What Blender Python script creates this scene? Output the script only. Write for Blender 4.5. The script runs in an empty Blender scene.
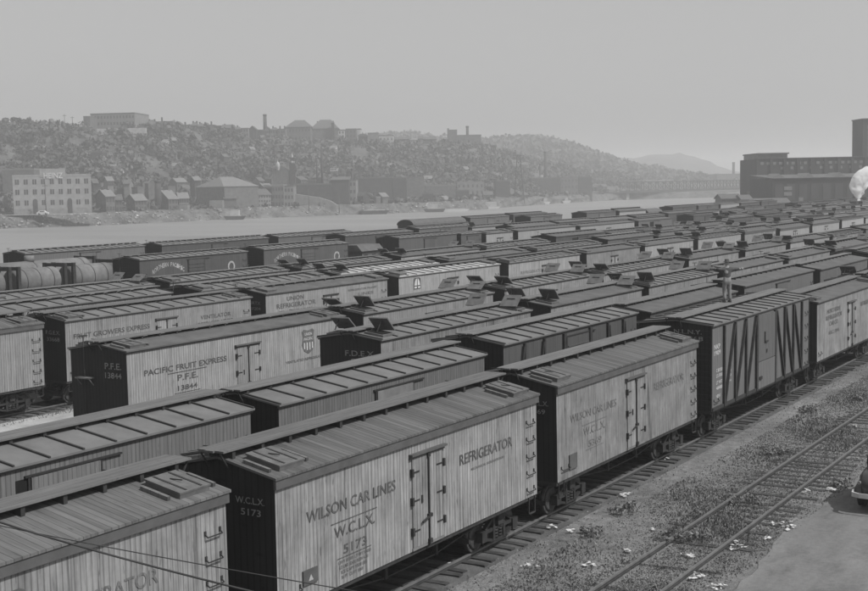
import bpy, math, random
import numpy as np
from mathutils import Vector, Matrix
random.seed(7); rng = np.random.default_rng(7)
SC = bpy.context.scene; COL = SC.collection
R = math.radians

# ---------------------------------------------------------------- camera, world, sun, exposure
F, YAW, PITCH, ROLL, CAMH = 1292.8, R(31.489), R(4.829), R(-1.103), 9.342     # focal in px of an 868 px wide frame
PW, PH = 868.0, 591.0
fwd0 = Vector((-math.sin(YAW), math.cos(YAW), 0)); right0 = Vector((math.cos(YAW), math.sin(YAW), 0))
fwd = fwd0*math.cos(PITCH) + Vector((0, 0, -math.sin(PITCH)))
up0 = right0.cross(fwd)
rt = right0*math.cos(ROLL) + up0*math.sin(ROLL)
up = -right0*math.sin(ROLL) + up0*math.cos(ROLL)
cd = bpy.data.cameras.new('camera'); cam = bpy.data.objects.new('camera', cd); COL.objects.link(cam)
cam.matrix_world = Matrix(((rt.x, up.x, -fwd.x, 0), (rt.y, up.y, -fwd.y, 0), (rt.z, up.z, -fwd.z, CAMH), (0, 0, 0, 1)))
cd.sensor_width = 36; cd.lens = F/PW*36; cd.clip_start = 0.1; cd.clip_end = 30000
SC.camera = cam
SUN_AZ, SUN_EL = R(4), R(50)          # azimuth measured from +X towards +Y
sdir = Vector((math.cos(SUN_AZ)*math.cos(SUN_EL), math.sin(SUN_AZ)*math.cos(SUN_EL), math.sin(SUN_EL)))
w = bpy.data.worlds.new('World'); SC.world = w; w.use_nodes = True
nt = w.node_tree; nt.nodes.clear()
sky = nt.nodes.new('ShaderNodeTexSky'); sky.sky_type = 'NISHITA'; sky.sun_disc = False
sky.sun_elevation = SUN_EL; sky.sun_rotation = R(90)-SUN_AZ; sky.dust_density = 4.0; sky.air_density = 1.0
bw = nt.nodes.new('ShaderNodeRGBToBW'); pw = nt.nodes.new('ShaderNodeMath'); pw.operation = 'POWER'; pw.inputs[1].default_value = 0.5
ml = nt.nodes.new('ShaderNodeMath'); ml.operation = 'MULTIPLY'; ml.inputs[1].default_value = 2.85
bg = nt.nodes.new('ShaderNodeBackground'); bg.inputs[1].default_value = 0.08
wo = nt.nodes.new('ShaderNodeOutputWorld')
L = nt.links.new
L(sky.outputs[0], bw.inputs[0]); L(bw.outputs[0], pw.inputs[0]); L(pw.outputs[0], ml.inputs[0]); L(ml.outputs[0], bg.inputs[0]); L(bg.outputs[0], wo.inputs[0])
sl = bpy.data.lights.new('sun', 'SUN'); sl.energy = 3.25; sl.angle = R(0.6); sl.color = (1, 0.995, 0.99)
so = bpy.data.objects.new('sun', sl); COL.objects.link(so); so.rotation_euler = sdir.to_track_quat('Z', 'Y').to_euler()
SC.view_settings.view_transform = 'Standard'; SC.view_settings.look = 'None'
SC.view_settings.exposure = 0.24; SC.view_settings.gamma = 1.0; SC.view_settings.use_curve_mapping = False
SC.render.engine = 'CYCLES'
SC.cycles.use_denoising = True
try: SC.cycles.denoiser = 'OPENIMAGEDENOISE'
except Exception: pass
SC.cycles.max_bounces = 10; SC.cycles.volume_bounces = 8; SC.cycles.diffuse_bounces = 2; SC.cycles.glossy_bounces = 2
SC.cycles.caustics_reflective = False; SC.cycles.caustics_refractive = False

# ---------------------------------------------------------------- helpers
def ray(u, v):
    a, b = u-PW/2, v-PH/2
    return (fwd*F + rt*a - up*b)/F
def at_depth(u, v, D):
    r = ray(u, v); h = r.dot(fwd0)
    return Vector((0, 0, CAMH)) + r*(D/h)
def at_z(u, v, z):
    r = ray(u, v); return Vector((0, 0, CAMH)) + r*((z-CAMH)/r.z)
def hor(u):                      # picture row of the horizon
    return 194.7 - u*0.01935
def dirx(u):                     # horizontal direction of a picture column at the horizon
    r = ray(u, hor(u)); return Vector((r.x, r.y, 0))/r.dot(fwd0)
def pos(u, D, z): 
    p = dirx(u)*D; return Vector((p.x, p.y, z))
def zat(u, v, D): return CAMH + (hor(u)-v)*D/F/math.cos(PITCH)

def tag(o, label=None, cat=None, group=None, kind=None):
    if label: o['label'] = label
    if cat: o['category'] = cat
    if group: o['group'] = group
    if kind: o['kind'] = kind
    return o
def empty(name, loc=(0, 0, 0), rz=0):
    o = bpy.data.objects.new(name, None); COL.objects.link(o); o.location = loc; o.rotation_euler = (0, 0, rz)
    o.empty_display_size = 0.3
    return o
def link(name, me, parent=None, loc=(0, 0, 0), rz=0):
    o = bpy.data.objects.new(name, me); COL.objects.link(o); o.location = loc; o.rotation_euler = (0, 0, rz)
    if parent is not None: o.parent = parent
    return o

class MB:
    def __init__(s): s.v = []; s.f = []; s.m = []; s.sm = []
    def poly(s, pts, m=0, sm=False):
        n = len(s.v); s.v += [tuple(p) for p in pts]; s.f.append(tuple(range(n, n+len(pts)))); s.m.append(m); s.sm.append(sm)
    def faces(s, vs, fs, m=0, sm=False):
        n = len(s.v); s.v += [tuple(p) for p in vs]
        for f in fs: s.f.append(tuple(n+i for i in f)); s.m.append(m); s.sm.append(sm)
        return s
    def box(s, c, d, m=0, M=None):
        cx, cy, cz = c; x, y, z = d[0]/2, d[1]/2, d[2]/2
        vs = [Vector((sx*x, sy*y, sz*z)) for sx in (-1, 1) for sy in (-1, 1) for sz in (-1, 1)]
        if M is not None: vs = [M @ q for q in vs]
        vs = [(q[0]+cx, q[1]+cy, q[2]+cz) for q in vs]
        s.faces(vs, [(0, 1, 3, 2), (4, 6, 7, 5), (0, 4, 5, 1), (2, 3, 7, 6), (0, 2, 6, 4), (1, 5, 7, 3)], m)
        return s
    def bx(s, x0, x1, y0, y1, z0, z1, m=0): return s.box(((x0+x1)/2, (y0+y1)/2, (z0+z1)/2), (x1-x0, y1-y0, z1-z0), m)
    def beam(s, p0, p1, w_, h_, m=0, ref=(0, 0, 1)):
        p0, p1 = Vector(p0), Vector(p1); d = p1-p0; Ln = d.length; d.normalize()
        a = d.cross(Vector(ref))
        if a.length < 1e-4: a = d.cross(Vector((0, 1, 0)))
        a.normalize(); b = a.cross(d)
        M = Matrix((a, d, b)).transposed()
        s.box((p0+p1)/2, (w_, Ln, h_), m, M); return s
    def cyl(s, p0, p1, r0, r1=None, n=10, m=0, caps=True, sm=True):
        if r1 is None: r1 = r0
        p0, p1 = Vector(p0), Vector(p1); d = (p1-p0).normalized()
        a = d.orthogonal().normalized(); b = d.cross(a)
        vs = []
        for p, r in ((p0, r0), (p1, r1)):
            for i in range(n):
                t = 2*math.pi*i/n; vs.append(p+(a*math.cos(t)+b*math.sin(t))*r)
        s.faces(vs, [(i, (i+1) % n, n+(i+1) % n, n+i) for i in range(n)], m, sm)
        if caps:
            s.faces(vs[:n], [tuple(range(n))[::-1]], m); s.faces(vs[n:], [tuple(range(n))], m)
        return s
    def lathe(s, prof, c=(0, 0, 0), n=14, m=0, sm=True):
        vs = []; 
        for r, z in prof:
            for i in range(n):
                t = 2*math.pi*i/n; vs.append((c[0]+r*math.cos(t), c[1]+r*math.sin(t), c[2]+z))
        fs = [(k*n+i, k*n+(i+1) % n, (k+1)*n+(i+1) % n, (k+1)*n+i) for k in range(len(prof)-1) for i in range(n)]
        s.faces(vs, fs, m, sm); return s
    def prism(s, prof, y0, y1, m=0, mend=None):     # prof: (x, z) counter-clockwise seen from -Y
        n = len(prof); vs = [(x, y0, z) for x, z in prof] + [(x, y1, z) for x, z in prof]
        s.faces(vs, [(i, (i+1) % n, n+(i+1) % n, n+i) for i in range(n)], m)
        me = m if mend is None else mend
        s.faces(vs[:n], [tuple(range(n))[::-1]], me); s.faces(vs[n:], [tuple(range(n))], me)
        return s
    def mesh(s, name, mats):
        me = bpy.data.meshes.new(name); me.from_pydata(s.v, [], s.f)
        for m in (mats if isinstance(mats, (list, tuple)) else [mats]): me.materials.append(m)
        me.polygons.foreach_set('material_index', s.m); me.polygons.foreach_set('use_smooth', s.sm)
        import bmesh
        b = bmesh.new(); b.from_mesh(me); bmesh.ops.remove_doubles(b, verts=b.verts, dist=1e-5) if len(s.v) < 4000 else None
        bmesh.ops.recalc_face_normals(b, faces=b.faces); b.to_mesh(me); b.free()
        return me
    def build(s, name, mats, parent=None, loc=(0, 0, 0), rz=0):
        return link(name, s.mesh(name, mats), parent, loc, rz)

# ---------------------------------------------------------------- materials (the photograph is black and white: every colour is a grey)
def _mat(name, rough=0.85, spec=0.2):
    m = bpy.data.materials.new(name); m.use_nodes = True
    b = m.node_tree.nodes['Principled BSDF']; b.inputs['Roughness'].default_value = rough
    b.inputs['Specular IOR Level'].default_value = spec
    return m, m.node_tree, b
def _n(t, kind, **kw):
    n = t.nodes.new(kind)
    for k, v in kw.items():
        if k == 'op': n.operation = v
        elif k.startswith('i'): n.inputs[int(k[1:])].default_value = v
    return n
def _math(t, op, a, b=None, c=None, clamp=False):
    n = t.nodes.new('ShaderNodeMath'); n.operation = op; n.use_clamp = clamp
    for i, x in enumerate((a, b, c)):
        if x is None: continue
        if isinstance(x, (int, float)): n.inputs[i].default_value = x
        else: t.links.new(x, n.inputs[i])
    return n.outputs[0]
def _maprange(t, x, a, b, c, d):
    n = t.nodes.new('ShaderNodeMapRange'); t.links.new(x, n.inputs[0])
    for i, q in enumerate((a, b, c, d)): n.inputs[i+1].default_value = q
    return n.outputs[0]
def _coords(t, rand=True):
    tc = t.nodes.new('ShaderNodeTexCoord'); 
    if not rand: return tc.outputs['Object'], tc.outputs['Object']
    oi = t.nodes.new('ShaderNodeObjectInfo'); va = t.nodes.new('ShaderNodeVectorMath'); va.operation = 'ADD'
    sc = _math(t, 'MULTIPLY', oi.outputs['Random'], 73.0)
    cb = t.nodes.new('ShaderNodeCombineXYZ')
    for i in range(3): t.links.new(sc, cb.inputs[i])
    t.links.new(tc.outputs['Object'], va.inputs[0]); t.links.new(cb.outputs[0], va.inputs[1])
    return tc.outputs['Object'], va.outputs[0]
def _noise(t, vec, scale, mapscale=(1, 1, 1), detail=4, rough=0.6):
    mp = t.nodes.new('ShaderNodeMapping'); mp.inputs['Scale'].default_value = mapscale; t.links.new(vec, mp.inputs[0])
    n = t.nodes.new('ShaderNodeTexNoise'); n.inputs['Scale'].default_value = scale; n.inputs['Detail'].default_value = detail
    n.inputs['Roughness'].default_value = rough; t.links.new(mp.outputs[0], n.inputs['Vector']); return n.outputs['Fac']
def _setcol(t, b, val):
    c = t.nodes.new('ShaderNodeCombineColor')
    for i in range(3): t.links.new(val, c.inputs[i])
    t.links.new(c.outputs[0], b.inputs['Base Color'])
def _bump(t, b, h, strength, dist=0.02):
    n = t.nodes.new('ShaderNodeBump'); n.inputs['Strength'].default_value = strength; n.inputs['Distance'].default_value = dist
    t.links.new(h, n.inputs['Height']); t.links.new(n.outputs[0], b.inputs['Normal'])

def plain(name, v, var=0.15, scale=3.0, rough=0.85, spec=0.2, bump=0.0):
    m, t, b = _mat(name, rough, spec)
    oc, rc = _coords(t); n = _noise(t, rc, scale)
    f = _maprange(t, n, 0.3, 0.7, v*(1-var), v*(1+var)); _setcol(t, b, f)
    if bump: _bump(t, b, n, bump)
    return m
def boards(name, v, pitch, axis=1, groove=0.5, gw=0.16, streak=0.25, streak_scale=(1, 7, 0.5), board_var=0.05, stain=0.0, bump=0.5):
    """painted or bare boards running across `axis`, with dark joints, board-to-board tone and run-down streaks"""
    m, t, b = _mat(name, 0.8, 0.15)
    oc, rc = _coords(t)
    sp = t.nodes.new('ShaderNodeSeparateXYZ'); t.links.new(oc, sp.inputs[0])
    q = _math(t, 'MULTIPLY', sp.outputs[axis], 1.0/pitch); fr = _math(t, 'FRACT', q); fl = _math(t, 'FLOOR', q)
    tri = _math(t, 'MINIMUM', fr, _math(t, 'SUBTRACT', 1.0, fr))
    g = _maprange(t, tri, 0.0, gw, 1-groove, 1.0)
    wn = t.nodes.new('ShaderNodeTexWhiteNoise'); wn.noise_dimensions = '2D'
    cb = t.nodes.new('ShaderNodeCombineXYZ'); t.links.new(fl, cb.inputs[0])
    oi = t.nodes.new('ShaderNodeObjectInfo'); t.links.new(_math(t, 'MULTIPLY', oi.outputs['Random'], 91.0), cb.inputs[1])
    t.links.new(cb.outputs[0], wn.inputs['Vector'])
    bv = _maprange(t, wn.outputs['Value'], 0, 1, 1-board_var, 1+board_var)
    s1 = _noise(t, rc, 1.6, streak_scale, 5, 0.65); s = _maprange(t, s1, 0.3, 0.7, 1-streak, 1+streak*0.6)
    s2 = _noise(t, rc, 9.0, (1, 1.5, 0.25) if axis == 1 and streak_scale[2] < 1 else (0.3, 1.5, 1), 3, 0.6)
    ss = _maprange(t, s2, 0.62, 0.72, 1.0, 1-streak*1.3)
    val = _math(t, 'MULTIPLY', _math(t, 'MULTIPLY', _math(t, 'MULTIPLY', g, bv), s), ss)
    if stain:
        s3 = _noise(t, rc, 1.0, (1, 3.2, 0.16) if axis == 1 else (3.2, 1, 0.16), 4, 0.7); val = _math(t, 'MULTIPLY', val, _maprange(t, s3, 0.56, 0.68, 1.0, 1.0-stain))
        s4 = _noise(t, rc, 0.8, (1, 1, 1.3), 4, 0.7); val = _math(t, 'MULTIPLY', val, _maprange(t, s4, 0.35, 0.7, 1.0+stain*0.25, 1.0-stain*0.45))
    rv = _maprange(t, oi.outputs['Random'], 0, 1, v*0.86, v*1.12)
    _setcol(t, b, _math(t, 'MULTIPLY', val, rv))
    if bump: _bump(t, b, g, bump, 0.015)
    return m

M = {}
M['ref_pale'] = boards('pale_car_siding', 0.27, 0.125, groove=0.5, streak=0.28, stain=0.3)
M['ref_mid'] = boards('weathered_car_siding', 0.245, 0.125, groove=0.5, streak=0.36, stain=0.5)
M['ref_smooth'] = boards('smooth_car_siding', 0.235, 0.33, groove=0.25, gw=0.05, streak=0.42, stain=0.55)
M['box_mid'] = boards('dull_car_siding', 0.13, 0.16, groove=0.5, streak=0.2)
M['box_dark'] = boards('dark_car_siding', 0.085, 0.9, groove=0.35, gw=0.03, streak=0.2)
M['box_horiz'] = boards('horizontal_car_boards', 0.09, 0.14, axis=2, groove=0.4, streak=0.2)
M['far_pale'] = boards('distant_pale_siding', 0.27, 0.5, groove=0.12, gw=0.1, streak=0.2)
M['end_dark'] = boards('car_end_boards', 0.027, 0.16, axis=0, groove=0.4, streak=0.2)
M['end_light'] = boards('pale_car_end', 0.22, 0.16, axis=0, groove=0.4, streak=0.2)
M['roof_plank'] = boards('plank_roof', 0.115, 0.155, groove=0.55, gw=0.09, streak=0.3, streak_scale=(0.4, 5, 1), board_var=0.17)
M['roof_metal'] = plain('metal_roof_sheet', 0.14, 0.18, 1.2)
M['roof_tar'] = plain('tarred_roof', 0.10, 0.2, 1.6, bump=0.1)
M['roof_white'] = plain('bright_metal_roof', 0.32, 0.2, 1.0)
M['fascia'] = plain('roof_fascia', 0.085, 0.2, 2.0)
M['walk'] = boards('running_board_wood', 0.15, 0.2, axis=0, groove=0.5, gw=0.06, streak=0.25, streak_scale=(5, 0.5, 1))
M['hatchlid'] = plain('hatch_lid_paint', 0.115, 0.25, 4.0)
M['seam'] = plain('shaded_roof_seam', 0.045, 0.2, 3.0)  # ribs coloured dark to carry the shadows along the seams
M['iron'] = plain('black_iron', 0.028, 0.3, 5.0, 0.6, 0.3)
M['underc'] = plain('sooty_underframe', 0.035, 0.3, 5.0)
M['wheel'] = plain('wheel_steel', 0.06, 0.4, 6.0, 0.6, 0.3)
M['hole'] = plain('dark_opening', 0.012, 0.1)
M['ink'] = boards('black_stencil_paint', 0.105, 0.125, groove=0.45, streak=0.5, stain=0.3)
M['inkfade'] = boards('faded_stencil_paint', 0.155, 0.125, groove=0.4, streak=0.4)
M['dullwhite'] = plain('chalky_white_paint', 0.33, 0.4, 5.0)
M['white'] = plain('white_paint', 0.5, 0.2, 6.0)
M['wfade'] = plain('dulled_white_paint', 0.22, 0.3, 6.0)
M['rail'] = plain('worn_rail_steel', 0.13, 0.2, 4.0, 0.5, 0.4)
M['tie'] = plain('weathered_sleeper', 0.05, 0.35, 4.0)
M['steel_grey'] = plain('dull_steel', 0.16, 0.2, 2.0)
M['bridge_steel'] = plain('dark_bridge_steel', 0.035, 0.2, 2.0)

# ---------------------------------------------------------------- setting: ground, river, banks
def np_mesh(name, verts, faces, mats, matidx=None, smooth=False):
    me = bpy.data.meshes.new(name); me.from_pydata([tuple(v) for v in verts], [], [tuple(f) for f in faces])
    for m in (mats if isinstance(mats, (list, tuple)) else [mats]): me.materials.append(m)
    if matidx is not None: me.polygons.foreach_set('material_index', list(matidx))
    if smooth: me.polygons.foreach_set('use_smooth', [True]*len(me.polygons))
    return me

def ground_mat():
    m, t, b = _mat('cinder_and_weeds', 0.95, 0.1)
    oc, rc = _coords(t, False)
    n1 = _noise(t, oc, 0.25, detail=6); n2 = _noise(t, oc, 3.5, detail=6, rough=0.75); n3 = _noise(t, oc, 22.0, detail=3, rough=0.8)
    a = _maprange(t, n1, 0.35, 0.65, 0.135, 0.22); bb = _maprange(t, n2, 0.3, 0.7, 0.6, 1.4); c = _maprange(t, n3, 0.3, 0.7, 0.5, 1.5)
    _setcol(t, b, _math(t, 'MULTIPLY', _math(t, 'MULTIPLY', a, bb), c)); _bump(t, b, n3, 0.9, 0.05)
    return m
M['ground'] = ground_mat()
def grit(name, v, lo=0.7, hi=1.3, s1=0.4, s2=14.0, bump=0.4):
    m, t, b = _mat(name, 0.95, 0.1); oc, rc = _coords(t, False)
    n1 = _noise(t, oc, s1, detail=5); n2 = _noise(t, oc, s2, detail=4, rough=0.8)
    _setcol(t, b, _math(t, 'MULTIPLY', _maprange(t, n1, 0.3, 0.7, v*lo, v*hi), _maprange(t, n2, 0.3, 0.7, 0.75, 1.25))); _bump(t, b, n2, bump, 0.03)
    return m
M['gravel'] = grit('pale_gravel', 0.36)
M['ballast'] = grit('cinder_ballast', 0.10, 0.6, 1.4, 0.9, 18, 0.8)
def road_mat():
    m, t, b = _mat('worn_concrete_road', 0.95, 0.1); oc, rc = _coords(t, False)
    n1 = _noise(t, oc, 0.35, (2.5, 0.6, 1), detail=5); n2 = _noise(t, oc, 6.0, detail=6, rough=0.7); n3 = _noise(t, oc, 60.0, detail=2)
    v = _math(t, 'MULTIPLY', _maprange(t, n1, 0.3, 0.7, 0.135, 0.185), _maprange(t, n2, 0.3, 0.75, 0.82, 1.12))
    v = _math(t, 'MULTIPLY', v, _maprange(t, n3, 0.3, 0.7, 0.82, 1.18)); n4 = _noise(t, oc, 1.1, (1, .5, 1), 5, .7); v = _math(t, 'MULTIPLY', v, _maprange(t, n4, .5, .72, 1.06, .72))
    vo = t.nodes.new('ShaderNodeTexVoronoi'); vo.feature = 'DISTANCE_TO_EDGE'; vo.inputs['Scale'].default_value = 0.35; t.links.new(oc, vo.inputs['Vector'])
    cr = 1.0
    _setcol(t, b, _math(t, 'MULTIPLY', v, cr)); _bump(t, b, n3, 0.2, 0.01)
    return m
M['road'] = road_mat()
GZ = -0.18
bank_pts = [(-98.5, -600), (-98.5, 60), (-102, 120), (-112, 155), (-114, 290), (-150, 440), (-195, 600), (-246, 724), (-330, 980), (-400, 1250), (-900, 3200)]
def bank_x(y):
    for (x0, y0), (x1, y1) in zip(bank_pts, bank_pts[1:]):
        if y0 <= y <= y1: return x0+(x1-x0)*(y-y0)/(y1-y0)
    return bank_pts[-1][0]
ys = [-600, -100, 0]+list(range(20, 420, 20))+[440, 500, 560, 620, 680, 724, 800, 900, 980, 1100, 1250, 1800, 3200]
offs = [-14, -9, -4.5, -1.0, 0.0, 6, 60, 900, 4200]
vs = []; fs = []
for y in ys:
    bx_ = bank_x(y)
    for o in offs:
        z = GZ if o >= 0 else {-1.0: GZ-0.3, -4.5: -2.2, -9: -4.3, -14: -6.0}[o]
        j = 0 if o >= 0 else random.uniform(-.5, .5)
        vs.append((bx_+o+j, y, z))
nx = len(offs)
for i in range(len(ys)-1):
    for k in range(nx-1): fs.append((i*nx+k, i*nx+k+1, (i+1)*nx+k+1, (i+1)*nx+k))
tag(link('ground', np_mesh('ground', vs, fs, M['ground'])), kind='structure')

def water_mat():
    m, t, b = _mat('river_water', 0.42, 0.4); oc, rc = _coords(t, False)
    n = _noise(t, oc, 0.35, (1, 1, 1), 5, 0.65); n2 = _noise(t, oc, 0.01, (1, 3, 1), 3)
    _setcol(t, b, _maprange(t, n2, 0.3, 0.7, 0.16, 0.24)); _bump(t, b, n, 0.8, 0.6)
    return m
M['water'] = water_mat()
tag(MB().bx(-4200, 500, -600, 4500, -4.6, -3.6).build('river', M['water']), kind='structure')

# far bank and hillside: columns along picture azimuth, rows at growing distance
SH = [(-1600, 420), (-900, 430), (-400, 455), (0, 492), (100, 510), (200, 560), (290, 600), (380, 632), (480, 692), (560, 860), (625, 985), (740, 1010), (900, 1180), (1300, 1500)]
SK = [(-1600, 112), (-900, 112), (-400, 116), (0, 124), (60, 127), (85, 130), (145, 126), (200, 130), (250, 137), (300, 143), (350, 144), (420, 143), (450, 145), (485, 147), (510, 153), (540, 163), (570, 170), (620, 178), (700, 182), (800, 181), (1300, 172)]
def lerp(tab, u):
    if u <= tab[0][0]: return tab[0][1]
    for (a, b), (c, d) in zip(tab, tab[1:]):
        if a <= u <= c: return b+(d-b)*(u-a)/(c-a)
    return tab[-1][1]
def shore(u): return lerp(SH, u)
def hill_z(u, q):
    """height of the far bank at picture azimuth u, q metres behind its water line"""
    D0 = shore(u); zt = 1.2; Dk = D0+250; zs = zat(u, lerp(SK, u), Dk)-1.5
    if q < 0: return -5.5
    if q < 9: return -5.0+(zt+5.0)*q/9
    if q < 75: return zt+(q-9)*0.03
    zb = zt+2.0
    if q < 250:
        s = (q-75)/175.0; s2 = s*s*(3-2*s)*0.55+s*0.45
        return zb+(zs-zb)*s2
    if q < 430: return zs+ (q-250)*0.004
    return zs-(q-430)*0.05
uu = list(range(-1600, -400, 60))+list(range(-400, 900, 8))+list(range(900, 1301, 50))
qq = [-20, -4, 0, 3, 6, 9, 30, 60, 75]+list(range(85, 251, 12))+[260, 300, 360, 430, 520, 700]
vs = []; fs = []
for u in uu:
    for q in qq:
        z = hill_z(u, q)
        if q >= 85: z += 1.6*math.sin(u*0.045+q*0.05)+1.1*math.sin(u*0.11-q*0.031)
        vs.append(pos(u, shore(u)+q, z)+Vector((random.uniform(-1, 1), random.uniform(-1, 1), random.uniform(-.2, .2) if 0 < q < 76 else 0)))
nq = len(qq)
for i in range(len(uu)-1):
    for k in range(nq-1): fs.append((i*nq+k, (i+1)*nq+k, (i+1)*nq+k+1, i*nq+k+1))
M['hill'] = grit('hillside_earth', 0.085, 0.6, 1.4, 0.03, 0.3, 0.0)
M['stonebank'] = grit('rubble_bank', 0.10, 0.4, 1.6, 0.15, 1.2, 0.0)
mi = [1 if k in (1, 2, 3, 4) else 0 for i in range(len(uu)-1) for k in range(nq-1)]
tag(link('hillside_terrain', np_mesh('hillside_terrain', vs, fs, [M['hill'], M['stonebank']], mi)), kind='structure')

def ridge(name, tab, D, thick, zb=-6):
    vs = []; fs = []; us = [tab[0][0]+i*(tab[-1][0]-tab[0][0])/120 for i in range(121)]
    prof = [(-0.55, 0.0), (-0.4, 0.18), (-0.2, 0.62), (0, 1.0), (0.25, 0.9), (0.8, 0.0)]
    for u in us:
        zt = zat(u, lerp(tab, u)+0.6*math.sin(u*.21)+0.5*math.sin(u*.43+1), D)
        for a, s in prof: vs.append(pos(u, D+a*thick, zb+(zt-zb)*s))
    n = len(prof)
    for i in range(120):
        for k in range(n-1): fs.append((i*n+k, (i+1)*n+k, (i+1)*n+k+1, i*n+k+1))
    return tag(link(name, np_mesh(name, vs, fs, M['hill'], smooth=True)), kind='structure')
ridge('hill', [(300, 150), (380, 134), (420, 134), (470, 143), (500, 139), (540, 137), (560, 141), (590, 152), (615, 160), (640, 167), (700, 176), (780, 184)], 1500, 600)
ridge('hill', [(480, 185), (540, 168), (600, 160), (635, 158), (655, 155), (680, 154), (700, 158), (715, 165), (740, 173), (800, 178), (1100, 172), (1400, 168)], 2500, 800)

# woods on the hillside: leaf clumps gathered into uneven crowns
def clumps(centres, radii, per, size, squash=0.8):
    """many small leaf-clump quads round each crown centre"""
    V = []; 
    for (cx, cy, cz), r in zip(centres, radii):
        n = per
        d = rng.normal(size=(n, 3)); d /= np.linalg.norm(d, axis=1)[:, None]
        rad = r*(0.35+0.75*rng.random(n))[:, None]
        c = np.array((cx, cy, cz))+d*rad*np.array((1, 1, squash))
        a = rng.normal(size=(n, 3)); a /= np.linalg.norm(a, axis=1)[:, None]
        b = np.cross(a, d+rng.normal(size=(n, 3))*0.5); b /= np.linalg.norm(b, axis=1)[:, None]
        s = (size*(0.6+0.8*rng.random(n)))[:, None]*r/2.5
        a *= s; b *= s
        V.append(np.stack([c-a-b*.6, c+a*.9-b, c+a+b*.7, c-a*.7+b], axis=1).reshape(-1, 3))
    V = np.concatenate(V); return V
def leaf_mesh(name, V, mat):
    me = bpy.data.meshes.new(name); n = len(V); nf = n//4
    me.vertices.add(n); me.vertices.foreach_set('co', V.astype(np.float32).ravel())
    me.loops.add(n); me.loops.foreach_set('vertex_index', np.arange(n, dtype=np.int32))
    me.polygons.add(nf); me.polygons.foreach_set('loop_start', np.arange(0, n, 4, dtype=np.int32)); 
    me.update(calc_edges=True); me.validate(); me.materials.append(mat)
    return me
def leaf_mat(name, v, s=0.15, lo=0.5, hi=1.5):
    m, t, b = _mat(name, 0.9, 0.1)
    geo = t.nodes.new('ShaderNodeNewGeometry'); tc = t.nodes.new('ShaderNodeTexCoord')
    n = _noise(t, tc.outputs['Object'], s, detail=3)
    _setcol(t, b, _math(t, 'MULTIPLY', _maprange(t, geo.outputs['Random Per Island'], 0, 1, v*0.85, v*1.15), _maprange(t, n, 0.35, 0.65, lo, hi)))
    return m
M['leaf'] = leaf_mat('hill_foliage', 0.09, 0.02, 0.65, 1.4)
M['weedleaf'] = leaf_mat('weed_leaf', 0.17, 1.2, 0.7, 1.3)
C = []; RR = []
for i in range(6200):
    u = random.uniform(-430, 640); q = 78+random.random()**0.9*185
    if u > 560 and random.random() < 0.5: continue
    if 86 < u < 142 and q > 200 and random.random() < 0.7: continue
    z = hill_z(u, q); r = random.uniform(1.6, 4.2)
    if q > 240: r *= 0.7
    # patches of open slope
    bare = math.sin(u*0.06+2)*math.sin(q*0.05+u*0.02) > 0.7
    r *= random.choice([.55, .8, 1, 1, 1.35]) if not bare else .35
    p = pos(u, shore(u)+q, z); C.append((p.x, p.y, z+r*0.55)); RR.append(r)
tag(link('woodland', leaf_mesh('woodland', clumps(C, RR, 72, 0.46), M['leaf'])), 'dense scrubby woodland covering the hillside across the river', 'woodland', kind='stuff')
C = []; RR = []
for i in range(1500):
    u = random.uniform(330, 760); D = 1500-random.uniform(-60, 260); tab = [(330, 140), (380, 135), (420, 135), (470, 143), (500, 139), (540, 137), (560, 141), (590, 152), (615, 160), (640, 167), (700, 176), (760, 183)]
    k = (1500-D)/330.0; zt = zat(u, lerp(tab, u), 1500); z = -6+(zt+6)*(1 if k < 0 else max(0.2, 1-k*0.8))-3
    r = random.uniform(4, 9); p = pos(u, D, z); C.append((p.x, p.y, z+1)); RR.append(r)
tag(link('woodland', leaf_mesh('woodland', clumps(C, RR, 40, 0.6), M['leaf'])), 'hazy distant woods on the second ridge behind the castle-like building', 'woodland', kind='stuff')

# ---------------------------------------------------------------- tracks, road, weeds, litter
ROWS = {1: -15.5, 2: -20.7, 3: -26.05, 4: -32.5, 5: -43.4, 6: -48.7, 7: -57.2, 8: -64.0, 9: -71.2, 10: -79.3, 11: -85.6, 12: -91.0}
def cx(row): return ROWS[row]-1.45
def track(xc, y0, y1, name='railway_track', tie_h=0.10, irregular=0.0):
    b = MB(); n = int((y1-y0)/0.56)
    near = y0 < 75
    for s in (-1, 1):
        b.bx(xc+s*0.7175-0.027, xc+s*0.7175+0.027, y0, y1, GZ+0.115, GZ+0.16, 0)
        b.bx(xc+s*0.7175-0.045, xc+s*0.7175+0.045, y0, y1, GZ+0.055, GZ+0.075, 1); b.bx(xc+s*0.7175-0.012, xc+s*0.7175+0.012, y0, y1, GZ+0.07, GZ+0.12, 1)
    for i in range(n):
        y = y0+i*0.56+random.uniform(-.04, .04)*(1+irregular)
        if y > 190: break
        a = random.uniform(-.03, .03)*(1+irregular*2); Lh = 1.32+random.uniform(-.06, .06)
        if irregular > 1 and random.random() < .22: continue
        b.box((xc+random.uniform(-.05, .05)*(1+irregular), y, GZ+tie_h/2-0.03+random.uniform(-.015, .015)), (2*Lh, 0.21, tie_h), 1 if (irregular == 0 or random.random() < .6) else 1, Matrix.Rotation(a, 3, 'Z'))
    o = b.build(name, [M['rail'], M['tie']]); return tag(o, kind='structure')
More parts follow.
